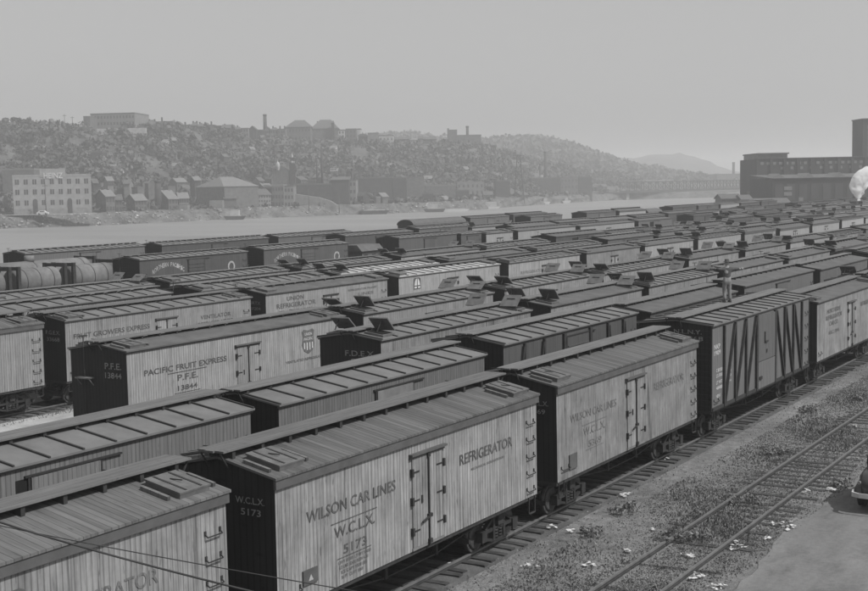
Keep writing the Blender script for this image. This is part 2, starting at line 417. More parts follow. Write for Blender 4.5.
for r, x in ROWS.items():
    xc = cx(r); y0 = max(-6, -x/1.193-45)
    track(xc, y0, min(-x*4.352+60, 345) if r < 10 else 345, tie_h=0.09, irregular=0.8 if r == 1 else 0)
    b = MB(); 
    n = 40; ye = min(-x*4.352+60, 345)
    prof = [(-1.5, GZ+0.004), (-1.1, GZ+0.03), (1.1, GZ+0.03), (1.5, GZ+0.004)]
    b.prism([(xc+p, z) for p, z in prof]+[(xc+1.5, GZ-0.1), (xc-1.5, GZ-0.1)][0:2], y0, ye)
    tag(b.build('ballast_bed', M['ballast']), kind='structure')
track(-11.55, -10, 140, tie_h=0.04, irregular=1.5)
tag(MB().bx(-43.3, -35.6, 5, 330, GZ-0.1, GZ+0.012).build('gravel_driveway', M['gravel']), kind='structure')
# concrete road with a broken edge
vs = []; fs = []; n = 260
for i in range(n+1):
    y = -12+i*0.6
    e = -9.72+0.13*math.sin(y*0.9)+random.uniform(-.14, .14)-0.0006*y*y*0.03
    if 33.5 < y < 39: e -= 0.25
    vs += [(e, y, GZ-0.02), (e+0.06, y, GZ+0.02), (9.0, y, GZ+0.055), (9.3, y, GZ-0.05)]
for i in range(n):
    for k in range(3): fs.append((i*4+k, i*4+k+1, i*4+5+k, i*4+4+k))
tag(link('road', np_mesh('road', vs, fs, M['road'])), kind='structure')

def blades(n, xr, yr, hmin, hmax, dens=None, wmul=1.0):
    V = np.zeros((n*4, 3)); k = 0
    tries = 0
    while k < n and tries < n*12:
        tries += 1
        x = random.uniform(*xr); y = yr[0]+(yr[1]-yr[0])*random.random()**1.5
        if dens and random.random() > dens(x, y): continue
        h = random.uniform(hmin, hmax)*(0.5+0.9*(0.5+0.5*math.sin(x*1.3+1.7*math.sin(y*.5)))*(0.5+0.5*math.cos(y*.9+x))); a = random.uniform(0, math.pi)
        wd = random.uniform(0.01, 0.03)*wmul; dx, dy = math.cos(a)*wd, math.sin(a)*wd; lx, ly = random.gauss(0, h*.45), random.gauss(0, h*.45)
        V[k*4:(k+1)*4] = ((x-dx, y-dy, GZ), (x+dx, y+dy, GZ), (x+dx*.3+lx, y+dy*.3+ly, GZ+h), (x-dx*.5+lx*.8, y-dy*.5+ly*.8, GZ+h*.9)); k += 1
    return V[:k*4]
def dens(x, y):
    d = 0.55+0.45*math.sin(x*0.9+y*0.35)*math.sin(y*0.23-x*.5)
    if x < -14.6: d *= 0.12
    if x > -9.95: d *= max(0, (-9.6-x)/0.35)
    for rx in (-12.27, -10.83):
        if abs(x-rx) < 0.09: d *= 0.08
    if -12.9 < x < -10.2: d = min(1, d*1.7)
    return max(d, 0)
tag(link('grass', leaf_mesh('grass', blades(135000, (-15.6, -9.5), (20, 100), 0.015, 0.075, dens), M['weedleaf'])), 'short dry grass and weeds growing between the tracks and the road', 'grass', kind='stuff')
tag(link('grass', leaf_mesh('grass', blades(4000, (-43.7, -42.6), (20, 90), 0.04, 0.16), M['weedleaf'])), 'thin strip of grass beside the gravel driveway between car rows', 'grass', kind='stuff')
weedspots = [((686, 540), .55, 'low leafy weed patch between the spur rails nearest the bottom edge'), ((742, 503), .5, 'leafy weed patch between the spur rails halfway up the spur'), ((806, 412), .45, 'tall weed clump by the near end of the dark braced car row'),
    ((778, 455), .35, 'small weed beside the far side of the spur track'), ((856, 400), .4, 'weed clump by the spur rail at the right edge'), ((624, 512), .45, 'broad weed patch near the front row of cars'),
    ((590, 535), .35, 'low weed in the cinders before the front row'), ((840, 487), .3, 'weed at the road edge beside the parked automobile')]
for (u, v), r, lab in weedspots:
    p = at_z(u, v, GZ)
    cs = [(random.gauss(0, r*.5), random.gauss(0, r*.6), random.uniform(0.05, r*.45)) for _ in range(16)]
    me = leaf_mesh('weed_clump', clumps(cs, [0.14]*16, 16, 0.55), M['weedleaf'])
    tag(link('weed_clump', me, None, (p.x, p.y, GZ)), lab, 'weed', 'weed clumps on the waste ground')
for (u, v), s, lab in [((735, 547), .42, 'largest heap of white waste paper beside the spur rail'), ((694, 578), .3, 'white waste paper at the bottom edge inside the spur track'), ((716, 588), .3, 'white paper scrap at the bottom edge where the road begins'),
    ((785, 527), .5, 'spread of torn pale paper lying on the road edge'), ((806, 493), .2, 'small white scrap in the weeds above the torn paper'), ((832, 491), .25, 'flat pale scrap at the road edge by the automobile shadow'),
    ((529, 566), .3, 'white rag lying in the cinders below the front row'), ((590, 567), .17, 'white scrap at the bottom of the waste ground'), ((571, 533), .17, 'white scrap in front of the second front row car'),
    ((552, 529), .17, 'white scrap near the wheels of the lettered front car'), ((629, 553), .17, 'white scrap lying by the far rail of the spur'), ((650, 531), .14, 'tiny white scrap between the front row and spur'),
    ((451, 566), .15, 'white scrap close to the front row rail'), ((623, 497), .25, 'pale flat stone or paper beneath the second front row car'), ((767, 540), .13, 'tiny pale scrap near the largest paper heap'),
    ((668, 460), .15, 'small pale scrap beside the front rail under the braced car'), ((855, 427), .15, 'small pale scrap near the spur at the right edge'), ((688, 557), .25, 'grey paper sheet lying between the spur rails')]:
    p = at_z(u, v, GZ); b = MB(); k = max(3, int(s*40))
    for i in range(k):
        a = random.uniform(0, 6.28); d = s*random.random()**.7; q = Vector((p.x+math.cos(a)*d*.8, p.y+math.sin(a)*d, GZ+random.uniform(.04, .1))); z = random.uniform(.03, .12)
        pts = [q+Vector((random.uniform(.4, 1)*z*math.cos(t), random.uniform(.4, 1)*z*math.sin(t), random.uniform(-.02, .03))) for t in (0.3, 1.8, 3.3, 4.9)]
        b.poly([pts[0], pts[1], pts[2]]); b.poly([pts[0], pts[2], pts[3]])
    tag(b.build('paper_litter', M['white']), lab, 'litter', 'paper scraps on the waste ground')

# ---------------------------------------------------------------- lettering
def text_mesh(lines, mat, face='side', depth=0.0):
    """lines: (string, start, end, base z, height) -> one mesh lying on a car's side (facing +X) or end (facing -Y)"""
    mb_v, mb_f = [], []
    for ln in lines:
        s, a, c, z, h = ln[:5]
        if s == '-':
            pts = [(a, z), (c, z), (c, z+h), (a, z+h)]; k = len(mb_v); mb_v += pts; mb_f.append((k, k+1, k+2, k+3)); continue
        cu = bpy.data.curves.new('lettering_curve', 'FONT'); cu.body = s; cu.size = 1; cu.offset = 0.012; cu.resolution_u = 3
        if len(ln) > 5: cu.space_character = ln[5]
        o = bpy.data.objects.new('lettering_curve', cu); COL.objects.link(o)
        bpy.context.view_layer.update(); me = bpy.data.meshes.new_from_object(o.evaluated_get(bpy.context.evaluated_depsgraph_get()))
        xs = [q.co.x for q in me.vertices]; yy = [q.co.y for q in me.vertices]
        x0, x1 = min(xs), max(xs); y0, y1 = 0.0, 0.695
        k = len(mb_v); mb_v += [(a+(q.co.x-x0)/(x1-x0)*(c-a), z+(q.co.y-y0)/(y1-y0)*h) for q in me.vertices]
        mb_f += [tuple(k+i for i in p.vertices) for p in me.polygons]
        bpy.data.objects.remove(o); bpy.data.curves.remove(cu); bpy.data.meshes.remove(me)
    vs = [(0, p, q) for p, q in mb_v] if face == 'side' else [(p, 0, q) for p, q in mb_v]
    me = bpy.data.meshes.new('lettering'); me.from_pydata(vs, [], mb_f); me.materials.append(mat); return me

# ---------------------------------------------------------------- freight cars
HWB, HWE = 1.38, 1.47
def N(name, me, kids=(), label=None): return (name, me, list(kids), label)
def spawn(nodes, parent, loc=(0, 0, 0)):
    for name, me, kids, label in nodes:
        o = link(name, me, parent)
        if label: o['label'] = label
        if kids: spawn(kids, o)
CACHE = {}
def cached(key, fn):
    if key not in CACHE: CACHE[key] = fn()
    return CACHE[key]

def truck_nodes(yc, lod, key):
    def wheels(y):
        b = MB()
        for s in (-1, 1):
            b.cyl((s*0.66, y, 0.41), (s*0.78, y, 0.41), 0.42, n=20, m=0); b.cyl((s*0.78, y, 0.41), (s*0.83, y, 0.41), 0.36, 0.30, n=20, m=0)
            b.cyl((s*0.83, y, 0.41), (s*0.99, y, 0.41), 0.085, n=8, m=0)
        b.cyl((-0.7, y, 0.41), (0.7, y, 0.41), 0.07, n=8)
        return b
    def side(s):
        b = MB(); x = s*0.98
        b.beam((x, yc-0.95, 0.50), (x, yc+0.95, 0.50), 0.11, 0.09); 
        for q in (-1, 1):
            b.bx(x-0.1, x+0.1, yc+q*0.82-0.13, yc+q*0.82+0.13, 0.28, 0.56)
            b.beam((x, yc+q*0.7, 0.56), (x, yc+q*0.26, 0.80), 0.11, 0.07); b.beam((x, yc+q*0.72, 0.32), (x, yc+q*0.25, 0.20), 0.11, 0.07)
            b.bx(x-0.07, x+0.07, yc+q*0.27-0.05, yc+q*0.27+0.05, 0.2, 0.83)
            for t in range(4): b.cyl((x, yc+q*0.11, 0.25+t*.08), (x, yc+q*0.11, 0.30+t*.08), 0.085, n=8)
        b.beam((x, yc-0.3, 0.82), (x, yc+0.3, 0.82), 0.12, 0.07); b.beam((x, yc-0.3, 0.2), (x, yc+0.3, 0.2), 0.12, 0.06)
        return b
    if lod == 0:
        def f():
            bol = MB().bx(-1.1, 1.1, yc-0.14, yc+0.14, 0.58, 0.86)
            for q in (-1, 1): bol.bx(-0.9, 0.9, yc+q*1.28-0.05, yc+q*1.28+0.05, 0.34, 0.46)
            return [N('truck', bol.mesh('truck', M['underc']), [N('wheelset', wheels(yc+q*0.82).mesh('wheelset', M['wheel'])) for q in (-1, 1)]
                      + [N('side_frame', side(s).mesh('side_frame', M['iron'])) for s in (-1, 1)])]
    else:
        def f():
            b = MB()
            for q in (-1, 1):
                for s in (-1, 1): b.cyl((s*0.7, yc+q*0.82, 0.41), (s*0.85, yc+q*0.82, 0.41), 0.41, n=10)
            for s in (-1, 1): b.bx(s*0.98-.06, s*0.98+.06, yc-0.95, yc+0.95, 0.3, 0.62)
            b.bx(-1, 1, yc-0.14, yc+0.14, 0.5, 0.86)
            return [N('truck', b.mesh('truck', M['underc']))]
    return cached(('truck', yc, lod), f)

def grabs(b, y, x, z0, z1, n, hw=0.2):
    for i in range(n):
        z = z0+(z1-z0)*i/max(1, n-1)
        b.beam((x+0.07, y-hw, z), (x+0.07, y+hw, z), 0.02, 0.02)
        for q in (-1, 1):
            b.beam((x, y+q*hw, z+0.06), (x+0.07, y+q*hw, z), 0.02, 0.02); b.bx(x-0.0, x+0.02, y+q*hw-.025, y+q*hw+.025, z+0.03, z+0.11)
def roof_z(x, ze, rise, hwe=HWE): return ze+rise*(1-abs(x)/hwe)

def hatch_nodes(Lc, ze, rise, state_l, state_r, lod):
    out = []
    for end, st in ((-1, state_l), (1, state_r)):
        for s in (-1, 1):
            def f(end=end, st=st, s=s):
                yc = end*(Lc/2-0.72); xc = s*0.86; z = roof_z(xc, ze, rise)+0.04
                ang = math.atan(rise/HWE)*s
                Mr = Matrix.Rotation(ang, 3, 'Y')
                fr = MB(); fr.box((xc, yc, z+0.005), (0.84, 0.78, 0.09), 0, Mr); 
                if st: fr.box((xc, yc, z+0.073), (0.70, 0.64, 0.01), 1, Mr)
                if lod == 0 and not st:
                    for q in (-1, 1): fr.box((xc+0.02, yc+q*0.60, z+0.0), (0.66, 0.08, 0.07), 2, Mr)
                lid = MB()
                if not st:
                    lid.box((xc, yc, z+0.07), (0.88, 0.82, 0.035), 0, Mr); 
                    if lod == 0:
                        lid.box((xc, yc-0.2, z+0.093), (0.8, 0.05, 0.01), 1, Mr); lid.box((xc, yc+0.2, z+0.093), (0.8, 0.05, 0.012), 1, Mr)
                        lid.beam((xc-.15, yc-.03, z+.125), (xc+.1, yc+.02, z+.115), .02, .02, 1)
                else:
                    a = R(random.uniform(28, 46) if st == 1 else random.uniform(100, 125))
                    hy = yc-end*0.43; d = Vector((0, end*math.cos(a), math.sin(a)))
                    p0 = Vector((xc, hy, z+0.10)); p1 = p0+d*0.70
                    lid.beam(p0, p1, 0.84, 0.05, 0, ref=(0, -end*math.sin(a), math.cos(a)))
                    lid.beam(p0+Vector((0.1*s, end*0.72, 0)), p1-d*0.12+Vector((0.1*s, 0, 0)), 0.03, 0.03, 1)
                    nn = Vector((0, -math.sin(a)*end, math.cos(a)))
                    lid.beam(p0+d*0.44+nn*0.05-Vector((.2, 0, 0)), p0+d*0.44+nn*0.05+Vector((.2, 0, 0)), 0.03, 0.03, 1)
                return [N('ice_hatch', fr.mesh('ice_hatch', [M['hatchlid'], M['hole'], M['walk']]), [N('hatch_lid', lid.mesh('hatch_lid', [M['hatchlid'], M['iron']]))])]
            out += cached(('hatch', Lc, ze, end, st, s, lod, random.randint(0, 2) if st else 0), f)
    return out

def roof_nodes(Lc, ze, rise, kind, lod, hwe=HWE):
    def f():
        b = MB(); y0, y1 = -Lc/2-0.04, Lc/2+0.04; th = 0.05
        m = 0
        for s in (-1, 1):
            pr = [(0, ze+rise), (s*hwe, ze), (s*hwe, ze-th), (0, ze+rise-th)]
            b.prism(pr, y0, y1, m)
        if kind == 'plank':
            for s in (-1, 1): b.bx(s*(HWB+0.035)-0.03, s*(HWB+0.035)+0.03, y0+0.03, y1-0.03, ze-0.24, ze-th-0.003, 1)
        else:
            for s in (-1, 1): b.bx(s*(HWB+0.02)-0.03, s*(HWB+0.02)+0.03, y0+0.03, y1-0.03, ze-0.10, ze-th-0.003, 1)
        if kind in ('rib', 'metal_box', 'ribwhite'):
            n = max(4, int(round(Lc/(0.98 if kind != 'metal_box' else 0.9))))
            for i in range(n+1):
                y = y0+0.05+(y1-y0-0.1)*i/n
                for s in (-1, 1): b.beam((0, y, ze+rise+0.015), (s*hwe, y, ze+0.015), 0.05, 0.05, 2)
        return [N('roof', b.mesh('roof', [M[{'plank': 'roof_plank', 'tar': 'roof_tar', 'rib': 'roof_metal', 'metal_box': 'roof_metal', 'ribwhite': 'roof_white'}[kind]], M['fascia'], M['seam']]))]
    return cached(('roof', Lc, ze, rise, kind), f)

def walk_nodes(Lc, ze, rise, lod, over=0.28, slim=False):
    def f():
        z = ze+rise+(0.07 if slim else 0.115); b = MB(); e = Lc/2+over
        if lod == 0:
            for k in (-1, 0, 1): b.bx(k*0.225-0.11, k*0.225+0.11, -e+abs(k)*.05, e-abs(k)*.03, z, z+0.04, 0)
        else: b.bx(-0.25, 0.25, -e, e, z, z+0.035, 0)
        n = int(Lc/0.92)
        for i in range(n+1):
            y = -Lc/2+0.12+(Lc-0.24)*i/n; b.bx(-0.30, 0.30, y-0.045, y+0.045, ze+rise-0.05, z-0.002, 1)
        if lod == 0:
            for q in (-1, 1):
                for k in (0, 1): b.bx(0.36, 1.28, q*(Lc/2-0.10-k*.14)-.06, q*(Lc/2-0.10-k*.14)+.06, roof_z(.8, ze, rise)+.1, roof_z(.8, ze, rise)+.13, 0) if False else None
                b.beam((-0.25, q*(e-.05), z-.02), (-0.25, q*Lc/2, z-.35), .03, .03, 1); b.beam((0.25, q*(e-.05), z-.02), (0.25, q*Lc/2, z-.35), .03, .03, 1)
        return [N('running_board', b.mesh('running_board', [M['walk'], M['underc']]))]
    return cached(('walk', Lc, ze, rise, lod, over, slim), f)

def under_nodes(Lc, lod):
    def f():
        b = MB(); b.bx(-0.35, 0.35, -Lc/2, Lc/2, 0.82, 1.06); b.bx(-HWB+.03, HWB-.03, -Lc/2+.02, Lc/2-.02, 0.98, 1.075)
        if lod == 0:
            for s in (-0.9, 0.9):
                b.beam((s, -Lc/2+.4, 0.95), (s, -1.1, 0.52), .035, .035); b.beam((s, -1.1, .52), (s, 1.1, .52), .035, .035); b.beam((s, 1.1, .52), (s, Lc/2-.4, .95), .035, .035)
                for q in (-1.1, 1.1): b.bx(s-.05, s+.05, q-.05, q+.05, .5, 1.0)
            b.cyl((-.5, .6, .72), (-.5, 1.6, .72), .2, n=10)
            b.cyl((.3, -.9, .68), (.3, -.3, .68), .16, n=10)
            for q in (-1, 1):
                for yy in (Lc/2-0.3, ):
                    for e in (-.17, .17): b.beam((1.36, q*yy+e, 1.08), (1.36, q*yy+e, .62), .03, .03)
                    b.beam((1.36, q*yy-.17, .62), (1.36, q*yy+.17, .62), .05, .03)
        return [N('underframe', b.mesh('underframe', M['underc']))]
    return cached(('under', Lc, lod), f)
def coupler_nodes(Lc):
    def f():
        out = []
        for q in (-1, 1):
            b = MB(); b.bx(-.1, .1, min(q*Lc/2, q*(Lc/2+.42)), max(q*Lc/2, q*(Lc/2+.42)), .78, .95); b.box((0, q*(Lc/2+.48), .86), (.3, .26, .28)); out.append(N('coupler', b.mesh('coupler', M['underc'])))
        return out
    return cached(('coup', Lc), f)
def brake_nodes(Lc, ze, end=-1, step=True):
    def f():
        b = MB(); y = end*(Lc/2+0.12); x = -0.55
        b.cyl((x, y, 0.9), (x, y, ze+0.45), 0.018, n=6); 
        t = MB(); c = Vector((x, y, ze+0.47)); n = 16
        for i in range(n):
            a0, a1 = 2*math.pi*i/n, 2*math.pi*(i+1)/n
            t.beam(c+Vector((math.cos(a0), math.sin(a0), 0))*.15, c+Vector((math.cos(a1), math.sin(a1), 0))*.15, .02, .02)
        for i in range(4):
            a = math.pi/2*i; t.beam(c, c+Vector((math.cos(a), math.sin(a), 0))*.15, .015, .015)
        s = MB().bx(x-.35, x+.35, min(end*Lc/2, end*(Lc/2+.28)), max(end*Lc/2, end*(Lc/2+.28)), 2.75, 2.8)
        for q in (-.3, .3): s.beam((x+q, end*(Lc/2+.22), 2.75), (x+q, end*Lc/2, 2.5), .03, .03)
        return [N('brake_staff', b.mesh('brake_staff', M['iron']), [N('brake_wheel', t.mesh('brake_wheel', M['iron']))]), N('brake_step', s.mesh('brake_step', M['walk']))]
    return cached(('brake', Lc, ze, end), f)
def body_nodes(Lc, ze, rise, mside, mend, name='body', z0=1.08, corr=False):
    def f():
        b = MB(); h = Lc/2-0.03
        prof = [(-HWB, z0), (HWB, z0), (HWB, ze-.055), (0, ze+rise-.06), (-HWB, ze-.055)]
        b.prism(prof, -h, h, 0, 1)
        if corr:
            for q in (-1, 1):
                for i in range(14):
                    z = z0+.12+i*(ze-z0-.2)/14; b.bx(-HWB+.06, HWB-.06, q*h-.03, q*h+.03, z, z+.07, 1)
                for s in (-1, 1): b.bx(s*HWB-.04, s*HWB+.015, q*h-.035, q*h+.035, z0, ze-.07, 1)
        return [N(name, b.mesh(name, [M[mside], M[mend]]))]
    return cached(('body', Lc, ze, rise, mside, mend, corr), f)

def reefer_doors(mside, lod, zt=3.22, zb=1.16, w_=0.66):
    def f():
        x = HWB; out = []
        if lod == 0:
            for s in (-1, 1):
                y0, y1 = sorted((s*0.02, s*w_)); d = MB().bx(x-.02, x+.035, y0, y1, zb, zt)
                hs = []
                for z in (zt-.32, (zt+zb)/2+.05, zb+.38):
                    h = MB(); ye = s*(w_+.02); h.bx(x+.035, x+.05, min(ye, ye-s*.30), max(ye, ye-s*.30), z-.016, z+.016); h.bx(x-.0, x+.075, min(ye-s*.03, ye+s*.045), max(ye-s*.03, ye+s*.045), z-.09, z+.09)
                    hs.append(N('hinge', h.mesh('hinge', M['iron'])))
                out.append(N('door', d.mesh('door', M[mside]), hs))
            l = MB(); l.bx(x+.036, x+.075, -.022, .022, zb-.08, zt+.05); l.beam((x+.09, -.34, zb+.54), (x+.09, .05, zb+.64), .04, .035); l.bx(x+.03, x+.1, -.07, .09, zb+.59, zb+.67); l.bx(x+.03, x+.1, -.05, .07, zb-.02, zb+.08); l.bx(x+.03, x+.06, -.31, -.26, zb+.98, zb+1.16); l.bx(x+.03, x+.08, -.05, .06, zt-.06, zt+.05)
            out.append(N('latch_bar', l.mesh('latch_bar', M['iron'])))
            hd = MB(); hd.box((x+.05, 0, zt+.09), (.12, 2*w_+.22, .05)); hd.bx(x, x+.04, -w_-.1, w_+.1, zt+.0, zt+.07); out.append(N('door_hood', hd.mesh('door_hood', M['fascia'])))
            k = MB().bx(x-.01, x+.03, -w_-.02, w_+.02, 1.09, zb-.004); out.append(N('threshold_plate', k.mesh('threshold_plate', M['steel_grey'])))
        else:
            d = MB().bx(x-.02, x+.03, -w_, w_, zb, zt); d.bx(x+.03, x+.06, -.04, .04, zb, zt, 1); d.bx(x, x+.07, -w_-.08, w_+.08, zt, zt+.09, 1)
            for s in (-1, 1):
                for z in (zt-.3, zb+.4): d.bx(x+.03, x+.07, s*w_-.09, s*w_+.09, z-.1, z+.1, 1)
            out.append(N('door', d.mesh('door', [M[mside], M['iron']])))
        return out
    return cached(('rdoor', mside, lod, zt), f)
def ladder_nodes(Lc, lod, ze, left=True):
    def f():
        out = []
        if lod == 0:
            for i in range(5):
                b = MB(); z_ = 1.25+(ze-2.0)*i/4; grabs(b, Lc/2-0.42, HWB, z_, z_, 1); out.append(N('grab_iron', b.mesh('grab_iron', M['iron'])))
        else:
            b = MB(); grabs(b, Lc/2-0.42, HWB, 1.25, ze-.75, 5); out.append(N('ladder', b.mesh('ladder', M['iron'])))
        if left and lod == 0:
            b = MB(); grabs(b, -Lc/2+0.5, HWB, 1.38, 1.38, 1, .24); out.append(N('grab_iron', b.mesh('grab_iron', M['iron'])))
        return out
    return cached(('lad', Lc, lod, ze, left), f)

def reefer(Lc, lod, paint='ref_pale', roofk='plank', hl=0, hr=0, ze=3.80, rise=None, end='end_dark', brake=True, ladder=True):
    if rise is None: rise = 0.30 if roofk == 'plank' else 0.21
    n = body_nodes(Lc, ze, rise, paint, end) + roof_nodes(Lc, ze, rise, roofk, lod) + walk_nodes(Lc, ze, rise, min(lod, 1), slim=roofk != 'plank')
    n += hatch_nodes(Lc, ze, rise, hl, hr, lod) if lod < 2 or hl or hr else []
    n += reefer_doors(paint, lod)
    n += under_nodes(Lc, min(lod, 1))
    if lod < 2:
        for q in (-1, 1): n += truck_nodes(round(q*(Lc/2-1.55), 3), lod, None)
        if ladder: n += ladder_nodes(Lc, lod, ze)
        n += coupler_nodes(Lc)
        if brake and lod > 0 or brake == 2: n += brake_nodes(Lc, ze)
    return n
def box_doors(paint, lod, w_=0.95, yo=0, zt=3.35, slat=False, openw=0.0):
    def f():
        x = HWB; b = MB(); b.bx(x, x+.07, yo-w_, yo+w_, 1.12, zt)
        if slat or lod == 0:
            for i in range(9): 
                z = 1.2+i*(zt-1.3)/9; b.bx(x+.07, x+.1, yo-w_+.04, yo+w_-.04, z, z+.06)
        r = MB().bx(x-.0, x+.06, yo-w_-.15, yo+w_*1.7, zt+.02, zt+.06)
        p = MB(); 
        for q in (-1, 1): p.bx(x, x+.05, yo+q*(w_+.05)-.03, yo+q*(w_+.05)+.03, 1.12, zt)
        out = [N('door', b.mesh('door', M[paint])), N('door_rail', r.mesh('door_rail', M['iron'])), N('door_post', p.mesh('door_post', M['iron']))]
        if openw:
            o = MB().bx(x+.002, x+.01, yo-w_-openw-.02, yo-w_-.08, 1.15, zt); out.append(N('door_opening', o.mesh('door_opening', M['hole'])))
        return out
    return cached(('bdoor', paint, lod, w_, yo, zt, slat, openw), f)
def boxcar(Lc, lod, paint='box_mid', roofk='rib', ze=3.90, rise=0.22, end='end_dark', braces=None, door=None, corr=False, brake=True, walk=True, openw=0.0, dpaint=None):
    n = body_nodes(Lc, ze, rise, paint, end, corr=corr) + roof_nodes(Lc, ze, rise, roofk, lod)
    if walk: n += walk_nodes(Lc, ze, rise, min(lod, 1), slim=True)
    n += under_nodes(Lc, min(lod, 1))
    if braces != 'stock': n += box_doors(dpaint or paint, lod, slat=(door == 'slat'), zt=ze-.32, openw=openw)
    if braces:
        def f():
            x = HWB; b = MB(); zt = ze-.14; zb = 1.1
            def post(y, w2=.06): b.bx(x, x+.09, y-w2, y+w2, zb, zt)
            def diag(y0, z0, y1, z1): b.beam((x+.045, y0, z0), (x+.045, y1, z1), .08, .11, ref=(1, 0, 0))
            if braces == 'stock':
                h = Lc/2
                for s in (-1, 1):
                    ys_ = [h*.80, h*.60, h*.40]
                    for y in ys_: post(s*y-.0)
                    post(s*1.22, .1)
                    for y in ys_: diag(s*(y-.09), zb+.08, s*(y-.20*h+.11), zt-.05)
            else:
                h = Lc/2
                for s in (-1, 1):
                    for y in (h*.74, h*.48): post(s*y); diag(s*(y+.1), zt-.1, s*(y+.1+.5), zb+.1) if s < 0 else diag(s*(y+.1), zt-.1, s*(y+.1+.5), zb+.1)
                    post(s*1.15, .1)
            b.bx(x, x+.06, -Lc/2+.05, Lc/2-.05, 1.08, 1.2)
            return [N('side_bracing', b.mesh('side_bracing', M['underc']))]
        n += cached(('brace', Lc, ze, braces), f)
    if braces == 'stock':
        def g():
            x = HWB; zt = ze-.2
            up_ = MB().bx(x, x+.07, -1.08, 1.12, 2.22, zt); lo = MB().bx(x, x+.07, -1.08, 1.12, 1.14, 2.19)
            lk = MB(); lk.bx(x+.072, x+.11, -.35, -.28, 2.9, 3.35); lk.bx(x+.072, x+.11, -.35, .1, 2.9, 2.97); lk.bx(x+.072, x+.09, -.1, .05, 2.48, 2.62); lk.bx(x+.07, x+.12, -1.0, -.7, 1.5, 1.62)
            return [N('upper_door', up_.mesh('upper_door', M[paint])), N('lower_door', lo.mesh('lower_door', M[paint])), N('door_latch', lk.mesh('door_latch', M['iron']))]
        n += cached(('sdoor', Lc), g)
    if lod < 2:
        for q in (-1, 1): n += truck_nodes(round(q*(Lc/2-1.55), 3), lod, None)
        n += ladder_nodes(Lc, lod, ze); n += coupler_nodes(Lc)
        if brake and lod > 0: n += brake_nodes(Lc, ze)
    return n
def arched_car(Lc, lod, paint='box_dark'):
    def f():
        b = MB(); h = Lc/2; ze = 3.6; prof = [(-HWB, 1.05), (HWB, 1.05), (HWB, ze)]+[(HWB*math.cos(t*math.pi/10), ze+.75*math.sin(t*math.pi/10)) for t in range(1, 10)]+[(-HWB, ze)]
        b.prism(prof, -h, h, 0, 1)
        r = MB(); pr = [(1.02*HWE*math.cos(t*math.pi/12), ze+.02+.82*math.sin(t*math.pi/12)) for t in range(0, 13)]; pr = pr+[(x*.97, z-.05) for x, z in pr[::-1]]
        r.prism(pr, -h-.1, h+.1, 0)
        wds = []
        for i in range(-4, 5):
            if i in (-2, 2): continue
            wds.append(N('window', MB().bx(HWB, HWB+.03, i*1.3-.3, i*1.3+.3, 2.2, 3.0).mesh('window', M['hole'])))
        return [N('body', b.mesh('body', [M[paint], M['end_dark']])), N('roof', r.mesh('roof', M['roof_tar']))]+wds
    return cached(('arch', Lc, paint), f)+under_nodes(Lc, 1)+(truck_nodes(round(-(Lc/2-1.8), 3), 1, None)+truck_nodes(round(Lc/2-1.8, 3), 1, None))
def tank_car(Lc, lod, light=True, r=1.05):
    def f():
        h = Lc/2; zc = 2.45; b = MB(); b.cyl((0, -h+.5, zc), (0, h-.5, zc), r, n=24); b.cyl((0, -h+.5, zc), (0, -h+.35, zc), r, r*.8, n=24); b.cyl((0, h-.5, zc), (0, h-.35, zc), r, r*.8, n=24)
        hoops = MB(); 
        for i in range(3):
            y = -h+1.2+i*(Lc-2.4)/2; hoops.cyl((0, y-.03, zc), (0, y+.03, zc), r+.018, n=24)
        d = MB().cyl((0, 0, zc+r-.1), (0, 0, zc+r+.45), .42, n=14)
        frs = []
        for q in (-1, 1):
            fr = MB(); frs.append(fr)
            for s in (-1, 1): fr.bx(s*1.15-.12, s*1.15+.12, q*(h-.2)-.14, q*(h-.2)+.14, 1.1, 3.75)
            fr.bx(-1.3, 1.3, q*(h-.2)-.1, q*(h-.2)+.1, 3.45, 3.72)
        fl = MB().bx(-1.35, 1.35, -h, h, 1.0, 1.25); fl.bx(-.4, .4, -h, h, .8, 1.0)
        return [N('tank', b.mesh('tank', M['steel_grey']), [N('hoop', hoops.mesh('hoop', M['iron']))]+([] if light else [N('dome', d.mesh('dome', M['steel_grey']))])), N('deck', fl.mesh('deck', M['underc']))]+[N('bulkhead_frame', f_.mesh('bulkhead_frame', M['underc'])) for f_ in frs]
    return cached(('tank', Lc, light, r), f)+truck_nodes(round(-(Lc/2-1.5), 3), 1, None)+truck_nodes(round(Lc/2-1.5, 3), 1, None)
def camp_car(Lc):
    def f():
        h = Lc/2; d = MB().bx(-1.35, 1.35, -h, h, 1.0, 1.3); w_ = MB().bx(-1.2, 1.2, -h+1.2, h-2.2, 1.3, 3.2)
        r = MB().prism([(-1.45, 3.15), (1.45, 3.15), (.9, 3.75), (-.9, 3.75)], -h+.8, h-1.8); g = MB(); 
        for q in (-1, 0, 1): g.bx(1.2, 1.24, q*1.4-.3, q*1.4+.3, 2.1, 2.8)
        lo = MB().bx(-1.3, 1.3, h-2.0, h-.1, 1.3, 1.9)
        return [N('deck', d.mesh('deck', M['underc'])), N('cabin', w_.mesh('cabin', M['box_mid'])), N('roof', r.mesh('roof', M['roof_tar'])), N('window', g.mesh('window', M['hole'])), N('toolbox', lo.mesh('toolbox', M['box_dark']))]
    return cached(('camp', Lc), f)+truck_nodes(round(-(Lc/2-1.5), 3), 1, None)+truck_nodes(round(Lc/2-1.5, 3), 1, None)

